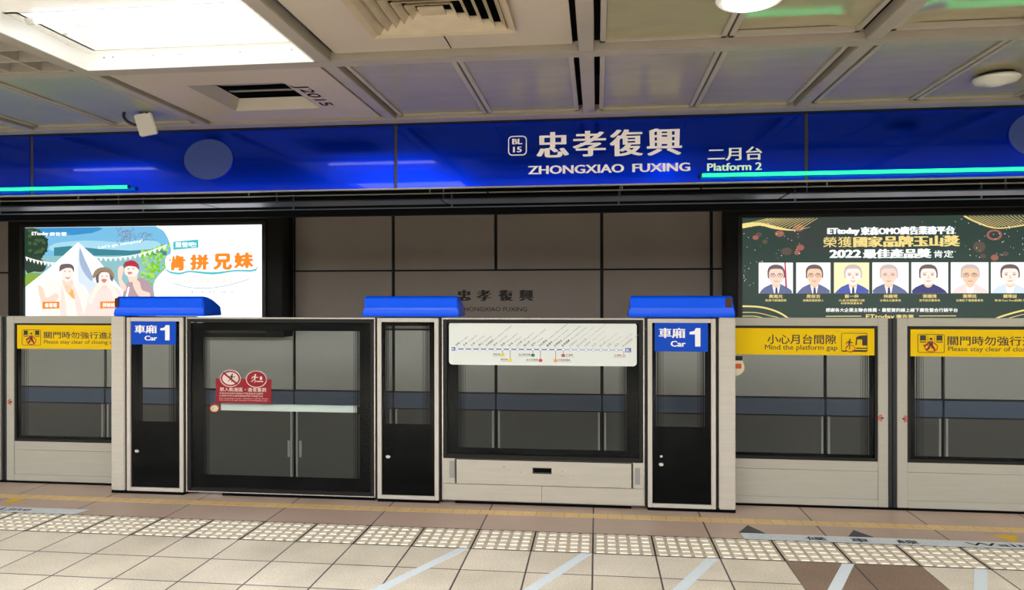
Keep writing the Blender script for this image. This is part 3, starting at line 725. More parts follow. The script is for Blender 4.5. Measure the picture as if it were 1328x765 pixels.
TR = [(6, 0, 'map_yellow', '環狀線', -1), (7, 1, 'map_yellow', '環狀線', -1), (10, 0, 'map_green', '松山新店線', -1), (11, 1, 'map_red', '淡水信義線', -1), (13, 1, 'map_orange', '中和新蘆線', 1), (14, 0, 'map_brown', '文湖線', 1), (22, 0, 'map_pink', '文湖線', -1)]
tl, st_ = MB(), MB()
for i, row, m_, cn, side in TR:
    x = sx(i); z = sz - (.045 if row == 0 else .085)
    st_.box(x - .0018, x + .0018, y1_, yp - .003, z, sz - .009)
    MB().xz(rrect(x - .0145, x + .0145, z - .0115, z + .0115, .008, 4), y1_ - .001, yp - .003).build('transfer_mark', m_, mp_)
    w = .0185 * len(cn)
    a_ = x - .02 - w if side < 0 else x + .02
    put(tl, cn, a_, a_ + w, z - .003, z + .013, y1_, .015); put(tl, {'環狀線': 'Circular Line', '松山新店線': 'Songshan-Xindian Line', '淡水信義線': 'Tamsui-Xinyi Line', '中和新蘆線': 'Zhonghe-Xinlu Line', '文湖線': 'Wenhu Line'}[cn], a_ - .004, a_ + w + .01, z - .012, z - .006, y1_, .01)
st_.build('transfer_stems', 'map_text', mp_); tl.build('transfer_names', 'map_text', mp_, normals=False)

# ---- sliding doors
YD = 5.85
def pict_door(par, px, y):
    """keep-clear pictogram: two door leaves, a figure and a red prohibition ring"""
    xa, ya, xb, yb = px; ym, xm = (ya + yb) / 2, (xa + xb) / 2
    x0, x1 = P(xa, ym, y)[0], P(xb, ym, y)[0]; z0, z1 = P(xm, yb, y)[1], P(xm, ya, y)[1]
    w, h = x1 - x0, z1 - z0; X = lambda u: x0 + u * w; Z = lambda v: z0 + v * h
    mb = MB(); A = rrect(x0, x1, z0, z1, .012, 4); B = rrect(x0 + .004, x1 - .004, z0 + .004, z1 - .004, .009, 4)
    for k in range(len(A)): j = (k + 1) % len(A); mb.xz([A[k], A[j], B[j], B[k]], y - .001, y)
    for a, b_ in ((.09, .31), (.70, .92)):
        mb.box(X(a), X(b_), y - .001, y, Z(.66), Z(.94)); mb.box(X(a), X(b_), y - .001, y, Z(.55), Z(.60))
        mb.box(X(a), X(a) + .003, y - .001, y, Z(.55), Z(.7)); mb.box(X(b_) - .003, X(b_), y - .001, y, Z(.55), Z(.7))
    mb.box(X(.37), X(.38), y - .001, y, Z(.4), Z(.98)); mb.box(X(.63), X(.64), y - .001, y, Z(.4), Z(.98))
    mb.xz(ell(X(.5), Z(.745), .055 * w, .065 * h, 14), y - .001, y)
    mb.xz([(X(.42), Z(.62)), (X(.58), Z(.62)), (X(.56), Z(.36)), (X(.43), Z(.36))], y - .001, y)
    for L in ([(.45, .38), (.40, .22), (.30, .14)], [(.54, .38), (.60, .22), (.66, .1)], [(.44, .58), (.33, .42), (.22, .36)]): mb.xz(stroke([(X(a), Z(b_)) for a, b_ in L], .1 * h), y - .001, y)
    mb.build('pictogram', 'ink', par)
    r = MB().ring(X(.5), Z(.30), .255 * w, .27 * h, .045 * h, y - .003, y - .001, 26); r.xz(stroke([(X(.33), Z(.46)), (X(.67), Z(.13))], .045 * h), y - .003, y - .001)
    r.build('prohibition_ring', 'red', par)
def pict_gap(par, px, y):
    xa, ya, xb, yb = px; ym, xm = (ya + yb) / 2, (xa + xb) / 2
    x0, x1 = P(xa, ym, y)[0], P(xb, ym, y)[0]; z0, z1 = P(xm, yb, y)[1], P(xm, ya, y)[1]
    w, h = x1 - x0, z1 - z0; X = lambda u: x0 + u * w; Z = lambda v: z0 + v * h
    mb = MB(); A = rrect(x0, x1, z0, z1, .012, 4); B = rrect(x0 + .004, x1 - .004, z0 + .004, z1 - .004, .009, 4)
    for k in range(len(A)): j = (k + 1) % len(A); mb.xz([A[k], A[j], B[j], B[k]], y - .001, y)
    mb.box(X(.02), X(.2), y - .001, y, Z(.02), Z(.07)); mb.box(X(.42), X(.98), y - .001, y, Z(.02), Z(.10))
    mb.xz([(X(.54), Z(.36)), (X(.57), Z(.78)), (X(.70), Z(.86)), (X(.98), Z(.88)), (X(.98), Z(.34)), (X(.80), Z(.34)), (X(.80), Z(.66)), (X(.61), Z(.66)), (X(.59), Z(.36))], y - .001, y)
    mb.box(X(.56), X(.98), y - .001, y, Z(.16), Z(.22))
    stickman(mb, X(.30), Z(.40), .36 * h, y, .95)
    mb.build('pictogram', 'ink', par)
    MB().ring(X(.345), Z(.17), .19 * w, .2 * h, .035 * h, y - .003, y - .001, 22).build('warning_ring', 'red', par)
def sliding_door(label, x0, x1, sign=None, text=None, mark=None, edge=1):
    t = tag(empty('sliding_screen_door', ((x0 + x1) / 2, YD, 0)), label, 'sliding door', 'sliding screen doors')
    MB().frame(x0, x1, .018, 1.470, .074, .074, .058, .062, YD, YD + .045).build('frame', 'silver_shaded', t, bevel=.003)
    MB().box(x0 + .074, x1 - .074, YD + .006, YD + .04, .0765, .290).box(x0 + .074, x1 - .074, YD + .004, YD + .04, .292, .366).build('lower_panel', 'silver_shaded', t, bevel=.0015)
    MB().frame(x0 + .074, x1 - .074, .366, 1.408, .022, .022, .026, .022, YD + .003, YD + .04).build('glazing_bead', 'dark_metal', t, bevel=.002)
    gx0, gx1 = x0 + .096, x1 - .096
    gl = MB().box(gx0, gx1, YD + .010, YD + .016, .392, 1.386).build('glass_pane', 'glass', t)
    bd = MB().box(gx0, gx0 + .038, YD + .0165, YD + .018, .392, 1.386).box(gx1 - .038, gx1, YD + .0165, YD + .018, .392, 1.386).box(gx0, gx1, YD + .0165, YD + .018, .392, .415)
    for k, w in enumerate((.007, .0055, .004, .003, .002)):
        bd.box(gx0 + .046 + .013 * k, gx0 + .046 + .013 * k + w, YD + .0165, YD + .018, .415, 1.386); bd.box(gx1 - .046 - .013 * k - w, gx1 - .046 - .013 * k, YD + .0165, YD + .018, .415, 1.386)
    bd.build('printed_border', 'black', gl)
    ys = YD + .002
    if sign:
        s = MB().box(sign[0], sign[1], ys, ys + .008, sign[2], sign[3]).build('warning_sign', 'yellow', t)
        mb = MB()
        for body, px, b_ in text: pput(mb, body, px, ys - .0005, b_)
        mb.build('sign_lettering', 'ink', s, normals=False)
        if mark: mark(s, ys - .0005)
    return t
def hand_mark(t, px, side):
    c = P(px[0], px[1], YD); mb = MB()
    for r in (.030, .020): mb.ring(c[0], c[1], r, r * .9, .006, YD - .0015, YD, 18, math.radians(90 if side < 0 else -90), math.radians(270 if side < 0 else 90))
    o = mb.build('pinch_warning', 'red', t)
    MB().xz(ell(c[0], c[1], .011, .008, 12), YD - .002, YD).build('warning_dot', 'ink', o)
dz0, dz1 = 1.178, 1.383
d = sliding_door('sliding door whose yellow keep-clear sign is partly hidden by the door cabinet', -5.190, -3.93, (-5.087, -3.95, 1.183, 1.391),
    [('關門時勿強行進出', (56.8, 430.2, 151, 439.2), .022), ('Please stay clear of closing doors', (57, 441, 160.5, 447.3), .012)], lambda s, y: pict_door(s, (28.5, 427.3, 53, 447.8), y))
hand_mark(d, (14.2, 521), -1)
d = sliding_door('sliding door with the yellow mind-the-gap sign', .88, 2.216, (1.0, 2.117, 1.182, 1.388),
    [('小心月台間隙', (995, 433.5, 1084.5, 446.2), .022), ('Mind the platform gap', (992, 447, 1086, 455.6), .012)], lambda s, y: pict_gap(s, (1091, 431.8, 1125, 456.2), y))
hand_mark(d, (1144, 542), -1)
yk = YD + .0095
k1 = MB().xz(smooth(PP([(950, 467), (961, 467), (965, 473), (965, 480), (959, 486), (950, 485.5)], yk), 4), yk - .001, yk).build('door_sticker', 'cream', d)
MB().xz(PP([(950, 461.5), (963, 461.5), (963, 467.5), (950, 467.5)], yk), yk - .0015, yk).build('sticker_picture', 'dark_metal', k1)
MB().xz(PP([(950, 471.5), (961.5, 471.5), (961.5, 478), (950, 478)], yk), yk - .0015, yk - .001).build('sticker_band', 'orange', k1)
d = sliding_door('sliding door with yellow keep-clear sign beside the mind-the-gap door', 2.282, 3.62, (2.380, 3.52, 1.178, 1.383),
    [('關門時勿強行進出', (1228.8, 436, 1357, 448.3), .022), ('Please stay clear of closing doors', (1229.5, 449.6, 1371, 457.6), .012)], lambda s, y: pict_door(s, (1190, 433.3, 1225, 457.4), y))
hand_mark(d, (1172, 543), 1)
sliding_door('sliver of a sliding door without a visible sign, left of a black seal', -6.55, -5.248)
for a, b_ in ((-5.247, -5.191), (2.217, 2.281)):
    t = tag(empty('rubber_seal', ((a + b_) / 2, YD, 0)), 'black rubber seal between the mind-the-gap door and the keep-clear door' if a > 0 else 'black rubber seal beside the door whose yellow sign is partly hidden', 'door seal')
    m_ = (a + b_) / 2
    MB().box(a, m_ - .002, YD + .006, YD + .04, .018, 1.466).build('lip', 'rubber', t, bevel=.004); MB().box(m_ + .002, b_, YD + .006, YD + .04, .018, 1.466).build('lip', 'rubber', t, bevel=.004)
structure(MB().box(-6.6, -3.95, YD - .002, YD + .06, 0, .016).build('trim_20', 'black')); structure(MB().box(.95, 3.7, YD - .002, YD + .06, 0, .016).build('trim_21', 'black'))
# ================================================================= LIGHT-BOX ADVERTISEMENTS
YP = 9.40
def lit(par, name, layer, polys, m, sm=0, closed=True):
    mb = MB(); y = YP - .0025 * layer; o = None
    for pts in polys:
        q = PP(pts, y)
        if sm: q = smooth(q, sm)
        lx = (-8.036, -4.509) if q[0][0] < 0 else (1.816, 5.426)
        q = [(min(max(x, lx[0]), lx[1]), min(z, 2.608)) for x, z in q]
        mb.xz(q, y, y + .0012)
        if len(polys) <= 30: o = mb.build(name, 'lit_' + m, par); mb = MB()
    return o or mb.build(name, 'lit_' + m, par)
def pell(cx, cy, rx, ry, n=20, a0=0, a1=360): return [(cx + rx * math.cos(math.radians(a0 + (a1 - a0) * i / n)), cy - ry * math.sin(math.radians(a0 + (a1 - a0) * i / n))) for i in range(n if a1 - a0 == 360 else n + 1)]
def lit_text(par, name, layer, items, m):
    mb = MB(); y = YP - .0025 * layer
    for it in items:
        body, px, b_ = it[:3]
        pput(mb, body, px, y, b_, it[3] if len(it) > 3 else 0., it[4] if len(it) > 4 else 0.)
    return mb.build(name, 'lit_' + m, par, normals=False)
def ad_box(x0, x1, z0, z1, fx0, fx1, label):
    t = tag(empty('advertising_light_box', ((x0 + x1) / 2, YW, 1.1)), label, 'advertising light box', 'advertising light boxes on the track wall')
    MB().frame(fx0, fx1, z0 - .1, z1 + .13, x0 - fx0 - .05, fx1 - x1 - .05, .1, .10, YP - .02, YW + .02).build('outer_frame', 'dark_metal', t, bevel=.008)
    MB().frame(x0 - .055, x1 + .055, z0 - .04, z1 + .04, .055, .055, .04, .04, YP - .05, YP + .05).build('inner_frame', 'bronze', t, bevel=.006)
    MB().box(fx0 + .02, fx1 - .02, YP + .1, YW + .02, z0 - .08, z1 + .1).build('back_box', 'dark_metal', t)
    return t
# ---- left: campsite advertisement
t = ad_box(-8.04, -4.505, 1.18, 2.612, -8.30, -4.22, 'bright light-box advertisement with a white tent, three campers and orange lettering')
MB().box(-8.04, -4.505, YP, YP + .02, 1.18, 2.612).build('poster', 'lit_white', t); po = t.children[-1]
A = lambda *a, **k: lit(po, *a, **k)
A('printed_sky', 1, [[(33, 295), (202, 290), (217, 302), (222, 322), (219, 350), (206, 362), (202, 425), (33, 425)]], 'sky')
A('printed_upper_sky', 2, [[(33, 295), (128, 292.5), (120, 302), (70, 306), (33, 305)]], 'skydeep', sm=2)
A('printed_pale_sky', 2, [[(70, 316), (110, 312), (160, 314), (200, 312), (205, 322), (150, 326), (70, 326)]], 'skypale', sm=3)
A('printed_hills', 3, [[(70, 321), (90, 319), (130, 323), (170, 325), (216, 322), (216, 334), (70, 334)]], 'sea')
A('printed_lake', 4, [[(33, 332), (216, 331), (216, 346), (33, 346)]], 'sea2')
A('printed_meadow', 4, [[(33, 345), (216, 345), (216, 425), (33, 425)]], 'sea2')
A('printed_grass', 5, [[(33, 356), (48, 354), (60, 358), (52, 366), (33, 372)], [(38, 392), (55, 388), (60, 396), (40, 400)]], 'grass', sm=3)
# tree on the left, twigs and leaves on the right
blobs = []
for i in range(70):
    a = random.uniform(0, 6.28); r = math.sqrt(random.random())
    cx, cy = 41 + 20 * r * math.cos(a), 316 + 22 * r * math.sin(a); cx = max(cx, 37); s = random.uniform(2.2, 4)
    cy = max(cy, 300)
    blobs.append([(cx + s * random.uniform(.6, 1.2) * math.cos(q), cy + s * random.uniform(.5, 1) * math.sin(q)) for q in (0, .9, 1.9, 2.9, 3.9, 5.2)])
A('printed_tree', 5, [[(33, 296), (48, 297), (56, 304), (62, 314), (60, 326), (52, 334), (60, 342), (56, 352), (44, 352), (33, 350)]], 'tree', sm=3)
A('printed_tree_leaves', 6, blobs, 'tree'); A('printed_tree_highlights', 7, [[(x * .8 + 9, y * .95 + 14) for x, y in b_] for b_ in blobs[::4]], 'treelit')
tw = []
for i in range(34):
    x, y = random.uniform(150, 196), random.uniform(295, 318); L = random.uniform(6, 14); q = random.uniform(-2.6, -.4)
    tw.append(stroke([(x, y), (x + L * .5 * math.cos(q), y + L * .5 * math.sin(q) * .8), (x + L * math.cos(q + .5), max(294, y + L * math.sin(q + .5) * .8))], .7))
A('printed_twigs', 5, tw, 'twig')
lv = []; lv2 = []
for i in range(170):
    u, v = random.random(), random.random()
    x = 184 + 36 * u; y = 326 + 46 * v - 10 * u
    if x > 221 - max(0, (y - 330)) * .4: continue
    s = random.uniform(1.6, 3.2)
    (lv if i % 3 else lv2).append([(x + s * random.uniform(.5, 1.2) * math.cos(q), y + s * random.uniform(.5, 1.1) * math.sin(q)) for q in (0, 1.1, 2.2, 3.4, 4.7)])
A('printed_leaves', 8, lv, 'leaf'); A('printed_light_leaves', 9, lv2, 'leaf2')
# tent
A('printed_tent', 10, [[(101, 314), (128, 338), (160, 378), (168, 425), (33, 425), (33, 372), (66, 346)]], 'white')
A('printed_tent_fold', 11, [[(103, 318), (107, 330), (118, 360), (131, 372), (128, 385), (104, 372), (101, 345)]], 'fold2', sm=3)
A('printed_tent_shadow', 12, [[(104, 322), (110, 336), (120, 358), (118, 364), (108, 352), (103, 338)]], 'fold', sm=3)
bt = []; ln = []
for (xa, ya, xb, yb, sag, n) in ((33, 333, 75, 341, 4, 9), (122, 333, 217, 317, 13, 15)):
    f = lambda u: (xa + (xb - xa) * u, ya + (yb - ya) * u + sag * 4 * u * (1 - u) * .5)
    ln.append(stroke([f(k / 12) for k in range(13)], .8))
    for k in range(n):
        p, q = f(k / n), f((k + .8) / n); bt.append([p, q, ((p[0] + q[0]) / 2, (p[1] + q[1]) / 2 + 5.2)])
A('printed_bunting', 13, bt, 'paper'); A('printed_bunting_line', 13, ln, 'paper')
# three printed campers (flat figures on the poster)
def camper(layer, body, neck, face, hair, parts, mouth):
    for n_, p, m_ in body: A(n_, layer, [p], m_, sm=3)
    A('printed_neck', layer + 1, [neck], 'shade', sm=2)
    A('printed_face', layer + 2, [face], 'skin', sm=3)
    A('printed_hair', layer + 3, [hair], parts.get('hair', 'hair'), sm=3)
    cx = sum(p[0] for p in face) / len(face); cy = sum(p[1] for p in face) / len(face)
    A('printed_eyes', layer + 4, [pell(cx - 3.2, cy - 1.6, 1.2, .55, 8), pell(cx + 2.8, cy - 1.6, 1.2, .55, 8)], 'hair'); A('printed_mouth', layer + 4, [mouth], 'mouth', sm=2)
camper(14, [('printed_shirt', [(56, 425), (54, 400), (48, 378), (54, 372), (66, 366), (80, 362), (94, 366), (108, 370), (116, 386), (114, 410), (112, 425)], 'cream'), ],
       [(81, 362), (94, 362), (94, 372), (88, 382), (82, 370)], [(78.5, 350), (80, 345), (88, 344), (95, 346), (95.5, 354), (93, 362), (87, 366), (81, 361)],
       [(77, 352), (78, 344), (84, 342), (92, 342.5), (96, 347), (95.5, 353), (93, 348), (86, 347.5), (80, 350)], {}, [(84, 359), (88, 360), (92, 358.6), (88, 362)])
A('printed_vest', 15, [[(84, 370), (92, 372), (97, 382), (96, 388), (88, 380)]], 'shirt', sm=2); A('printed_jacket_fold', 15, [[(94, 368), (104, 390), (112, 425), (105, 425), (98, 398)], [(80, 368), (86, 400), (86, 425), (78, 425)]], 'pinkish', sm=2)
A('printed_arm', 16, [[(49, 370), (56, 374), (60, 386), (72, 380), (76, 386), (64, 396), (54, 392)]], 'shade', sm=3)
camper(20, [('printed_shirt', [(110, 425), (112, 396), (118, 376), (128, 370), (146, 370), (156, 378), (162, 396), (162, 425)], 'pinkish')],
       [(128, 366), (138, 366), (138, 374), (128, 374)], [(126, 356), (130, 351), (140, 351), (144, 357), (143, 365), (137, 370), (129, 368)],
       [(125, 366), (124, 354), (130, 350), (141, 350), (147, 356), (146, 365), (143, 362), (141, 354), (132, 353), (128, 358), (128, 366)], {}, [(131, 363), (135, 361.5), (139, 363), (135, 367)])
A('printed_hat', 24, [[(120, 358), (124, 350), (132, 346.5), (142, 348), (148, 356), (147, 360), (141, 353), (132, 351.5), (125, 357), (122, 361)]], 'hat', sm=3)
A('printed_arms', 25, [[(114, 390), (122, 374), (131, 365), (134, 369), (126, 378), (119, 394)], [(154, 392), (150, 376), (140, 364), (137, 368), (144, 378), (149, 394)]], 'skin', sm=3)
camper(28, [('printed_shirt', [(154, 425), (158, 400), (160, 378), (166, 366), (176, 360), (188, 362), (197, 372), (199, 390), (200, 425)], 'mauve')],
       [(166, 352), (176, 352), (178, 362), (168, 366)], [(162, 346), (166, 342), (176, 342), (180, 350), (176, 358), (168, 359), (162, 355)],
       [(160, 348), (161, 341), (166, 338.5), (175, 339), (180, 344), (180, 350), (176, 346), (166, 345)], {}, [(165, 353), (169, 352.5), (172, 353.5), (168, 356)])
A('printed_cap', 32, [[(162, 344), (165, 339), (171, 337.6), (177, 340), (179, 346), (171, 344.5)]], 'cap', sm=3)
A('printed_arms', 33, [[(153, 350), (156, 345), (160, 346), (160, 352), (158, 362), (164, 372), (160, 378), (154, 366)], [(172, 368), (176, 363), (181, 366), (184, 376), (194, 380), (193, 388), (180, 384)]], 'shade', sm=3)
A('printed_strap', 34, [[(166, 372), (168, 372), (164, 392), (161, 392)]], 'paper')
A('printed_white_panel', 12, [[(202, 289.5), (345, 289), (345, 425), (203, 425), (203, 412), (200, 380), (201, 366), (207, 356), (218, 350), (223, 340), (223, 320), (216, 300)]], 'white', sm=0)
A('printed_panel_rim', 35, [stroke(smooth([(202, 290), (215, 302), (222.5, 322), (221, 342), (208, 356), (201, 366), (200, 378)], 5, False), 1.6)], 'paper')
# lettering
lit_text(po, 'printed_logo', 14, [('ETtoday', (41, 300.5, 63, 306.4), .05), ('廣告雲', (64, 301, 86.5, 305.8), .05)], 'white')
lit_text(po, 'printed_script', 14, [("Let's go camping!", (128, 318.5, 186, 323.5), .02, .14)], 'white')
A('printed_tag', 14, [[(224.5, 313.5), (257, 310.5), (257.5, 321), (224.5, 324)]], 'teal')
lit_text(po, 'printed_tag_lettering', 15, [('露營吧!', (227.5, 313.8, 254.5, 320.6), .03)], 'white')
title = [('肯', (219, 330.5, 241, 351)), ('拼', (246, 329.5, 271, 350.5)), ('兄', (276, 328.5, 301, 350)), ('妹', (303, 327, 329, 348))]
A('printed_title_shadow', 14, [[(216, 351), (217, 332), (243, 326), (270, 327), (300, 324), (330, 323), (333, 334), (332, 351), (304, 352), (276, 356), (246, 353), (232, 356)]], 'teal', sm=3)
A('printed_title_outline', 15, [[(216, 349), (217, 331), (243, 325), (270, 326), (300, 323), (330, 322), (333, 332), (332, 348.5), (304, 350), (276, 353), (246, 351), (232, 353.5)]], 'paper', sm=3)
lit_text(po, 'printed_title', 17, [(c, px, .085) for c, px in title], 'orange')
lit_text(po, 'printed_tagline', 16, [('#最有趣廣告企劃室', (238, 361.5, 303, 367.5), .0)], 'tan')
A('printed_swash', 16, [stroke(smooth([(224, 367), (245, 372.5), (270, 373.5), (295, 370), (323, 362)], 5, False), .8)], 'grey')
lit_text(po, 'printed_small_lettering', 16, [('廣告企劃　影音　活動行銷', (247, 377, 303, 380.6), 0.)], 'grey')
A('printed_name_tags', 38, [[(55, 391.5), (77, 391), (77, 400), (55, 400.5)], [(130, 391), (152, 390.5), (152, 399.5), (130, 400)]], 'orange')
lit_text(po, 'printed_names', 39, [('肯哥哥', (58, 393, 74, 398.6), .04), ('拼妹妹', (133, 392.6, 149, 398.2), .04)], 'white')

# ---- right: dark green awards advertisement
t = ad_box(1.812, 5.43, 1.18, 2.612, 1.62, 5.72, 'dark green light-box advertisement with gold lettering and a row of seven portraits')
MB().box(1.812, 5.43, YP, YP + .02, 1.18, 2.612).build('poster', 'lit_green', t); po = t.children[-1]
A('printed_dark_centre', 1, [[(1010, 284), (1190, 282), (1170, 318), (1075, 330), (1020, 315)]], 'greendark', sm=4)
wv = []
for k in range(15):
    u = k / 14
    wv.append(stroke(smooth([(966 + 72 * u, 290 + 7.5 * u), (978 + 68 * u, 287.5 + 4 * u), (996 + 64 * u, 283.2 - .3 * u)], 4, False), .55))
A('printed_gold_waves', 3, wv, 'gold')
A('printed_gold_ribbon', 2, [[(962, 290), (985, 288.5), (1005, 293), (1030, 297.8), (1052, 294), (1030, 299), (1005, 297), (985, 292.5), (962, 296)]], 'gold', sm=3)
wv = [stroke(smooth([(1250, 280), (1266, 288), (1290, 295.5), (1318, 293.5), (1357, 286)], 5, False), 1.6)]
for k in range(15):
    u = k / 14
    wv.append(stroke(smooth([(1252 + 74 * u, 280 - .8 * u), (1268 + 66 * u, 287 - 1.5 * u), (1284 + 58 * u, 294.5 - 3 * u)], 4, False), .55))
A('printed_gold_waves', 3, wv, 'gold')
arc = []
for k, w in ((0, 2.2), (1, .8), (2, .8), (3, .8), (4, .7)):
    arc.append(stroke(smooth([(961, 397 + 5.0 * k + (3 if k else 0)), (985 - 3 * k, 398 + 4.5 * k + (3 if k else 0)), (1005 - 6 * k, 403 + 3.5 * k + (3 if k else 0)), (1020 - 8 * k, 411 + 2 * k), (1036 - 10 * k, 424)], 4, False), w))
    arc.append(stroke(smooth([(1360, 399 + 5.0 * k), (1330 + 3 * k, 402 + 4.5 * k), (1306 + 6 * k, 408 + 3.5 * k), (1290 + 8 * k, 414 + 2 * k), (1276 + 8 * k, 424)], 4, False), w))
A('printed_gold_arcs', 3, arc, 'gold')
A('printed_bokeh', 2, [pell(1011, 303, 6, 4), pell(1036, 295.5, 6.5, 4.5), pell(980, 308, 4, 3), pell(1038, 321, 5, 3.8), pell(1034, 327.5, 4, 3), pell(1290, 334, 5, 4)], 'bokeh')
A('printed_faint_bokeh', 2, [pell(1020, 326, 7, 5), pell(992, 313.5, 3.5, 3), pell(984, 304, 4, 3), pell(1275, 332, 4, 3), pell(1304, 329, 4, 3), pell(1270, 320, 8, 7)], 'bokehdim')
rp = pell(1289.5, 304.5, 10, 7, 26); ri = pell(1289.5, 304.5, 7, 4.6, 26)
A('printed_bokeh_ring', 3, [[rp[k], rp[(k + 1) % 26], ri[(k + 1) % 26], ri[k]] for k in range(26)], 'bokeh')
sp = []
for i in range(150):
    L = random.random() < .55
    x = random.uniform(964, 1040) if L else random.uniform(1195, 1355); y = random.uniform(284, 372 if L else 334)
    if L and x > 1015 and y > 330: continue
    s = random.uniform(.3, .75); sp.append([(x - s, y), (x, y + s), (x + s, y), (x, y - s)])
A('printed_sparkles', 4, sp, 'paper')
lit_text(po, 'printed_heading', 4, [('ETtoday', (1072.8, 295.6, 1115, 305.6), .045, 0, .01), ('東森OMO廣告業務平台', (1116, 293.6, 1238.3, 304.2), .025, 0, .012)], 'white')
lit_text(po, 'printed_award_title', 4, [('榮獲', (1067.5, 307, 1105, 320.6), .012), ('國家', (1106.5, 306.6, 1145, 320.3), .03, 0, .015), ('品牌玉山獎', (1145.5, 305.4, 1245, 319.8), .03, 0, .015)], 'gold')
lit_text(po, 'printed_subtitle', 4, [('2022', (1075.5, 323.8, 1117, 334.4), .05, 0, .012), ('最佳產品獎', (1119, 322.6, 1208, 334.8), .03, 0, .015), ('肯定', (1211, 324.4, 1236.5, 334), .012)], 'white')
boxes = [(984, 1028.3), (1032.6, 1077), (1081.6, 1127.2), (1131.4, 1178.4), (1182, 1229.6), (1233.2, 1282), (1285.2, 1334.6)]
NM = ['黃南光', '周俊吉', '蘇一仲', '林錫埼', '張國煒', '葉榮廷', '鍾瑋益']
SB = ['和泰汽車總經理', '信義房屋創辦人', '大金空調總代理和泰興業董事長', '台灣永光董事長', '星宇航空董事長', '台灣松下電器董事長', '安永Yon Fun創辦人']
LK = [('hair', 'suit', 'shade', 1), ('hair', 'suit', 'tan', 1), ('silverhair', 'suit2', 'skin', 0), ('silverhair', 'suit', 'shade', 1), ('hair', 'navy', 'skin', 0), ('silverhair', 'pinkish', 'tan', 1), ('hair', 'fold2', 'skin', 0)]
for i, (xa, xb) in enumerate(boxes):
    yt = 340.6 - .42 * i * .25; yb = 380.4 - .2 * i * .2; w = xb - xa; h = yb - yt
    X = lambda u: xa + u * w; Y_ = lambda v: yt + v * h
    f = A('printed_portrait', 4, [[(xa, yt), (xb, yt), (xb, yb), (xa, yb)]], 'yellowish' if i == 2 else 'paper')
    hr, su, sk, gl_ = LK[i]; dx = (.03, .05, .06, -.03, -.02, .03, .02)[i]
    B = lambda nm, lay, pts, m_, sm=0: lit(po, nm, lay, [[(X(u + dx), Y_(v)) for u, v in p] for p in pts], m_, sm)
    if i == 0: lit(po, 'printed_flag', 5, [[(X(.75), Y_(0)), (X(.79), Y_(0)), (X(.83), Y_(.8)), (X(.78), Y_(.8))]], 'cap')
    lo_ = [(.02 - dx, .999), (.04, .90), (.14, .80), (.33, .70), (.62, .70), (.80, .80), (.93, .90), (.98 - dx, .999)]
    B('printed_suit', 5, [lo_], su); B('printed_collar', 6, [[(.36, .70), (.60, .70), (.55, .999), (.42, .999)]], 'paper' if i != 4 else 'navy')
    if i < 4: B('printed_tie', 7, [[(.46, .78), (.51, .78), (.53, .999), (.45, .999)]], 'navy')
    B('printed_neck', 7, [[(.36, .60), (.60, .60), (.58, .76), (.48, .82), (.38, .76)]], 'tan', 2)
    B('printed_hair', 7, [[(.23, .42), (.24, .20), (.36, .08), (.56, .07), (.70, .17), (.74, .40), (.68, .52), (.28, .52)]], hr, 3)
    B('printed_face', 8, [[(.27, .36), (.32, .22), (.48, .20), (.64, .22), (.70, .36), (.68, .56), (.58, .70), (.48, .74), (.38, .70), (.29, .56)]], sk, 3)
    B('printed_eyes', 9, [pell(.38, .40, .045, .018, 8), pell(.59, .40, .045, .018, 8), [(.33, .345), (.43, .335), (.43, .35), (.33, .36)], [(.54, .335), (.64, .345), (.64, .36), (.54, .35)]], 'hair')
    B('printed_mouth', 9, [[(.40, .585), (.48, .60), (.57, .585), (.48, .63)]], 'mouth', 2); B('printed_nose', 9, [[(.465, .42), (.50, .42), (.525, .53), (.45, .53)]], 'tan' if sk != 'tan' else 'shade')
    if gl_:
        e = [];
        for cx in (.38, .59):
            o_, i_ = pell(cx, .41, .085, .065, 14), pell(cx, .41, .07, .05, 14); e += [[o_[k], o_[(k + 1) % 14], i_[(k + 1) % 14], i_[k]] for k in range(14)]
        B('printed_glasses', 10, e, 'silverhair' if i == 3 else 'hair')
    xm = (xa + xb) / 2; wn = 9
    lit_text(po, 'printed_name', 4, [(NM[i], (xm - wn, 381.8 - .05 * i, xm + wn, 386.6 - .05 * i), .03)], 'gold')
    ws = min(3.9 * len(SB[i]) * .5, 20); s_ = SB[i]
    if len(s_) > 12: lit_text(po, 'printed_title', 4, [(s_[:7], (xm - 17, 387.9, xm + 17, 391), .02), (s_[7:], (xm - 14, 391.8, xm + 14, 394.6), .02)], 'gold')
    else: lit_text(po, 'printed_title', 4, [(s_, (xm - ws, 387.9, xm + ws, 391), .02)], 'gold')
lit_text(po, 'printed_thanks', 4, [('感謝各大企業主聯合推薦・最堅實的線上線下廣告整合行銷平台', (1071, 399.4, 1242, 404.6), .02)], 'paper')
lit_text(po, 'printed_logo', 4, [('ETtoday', (1123, 407.6, 1160, 415), .04), ('廣告雲', (1162, 407.8, 1185, 413), .03)], 'gold')
A('printed_rules', 4, [[(1071, 409.6), (1117, 409.4), (1117, 410.4), (1071, 410.6)], [(1192, 409.2), (1240, 409), (1240, 410), (1192, 410.2)]], 'gold')

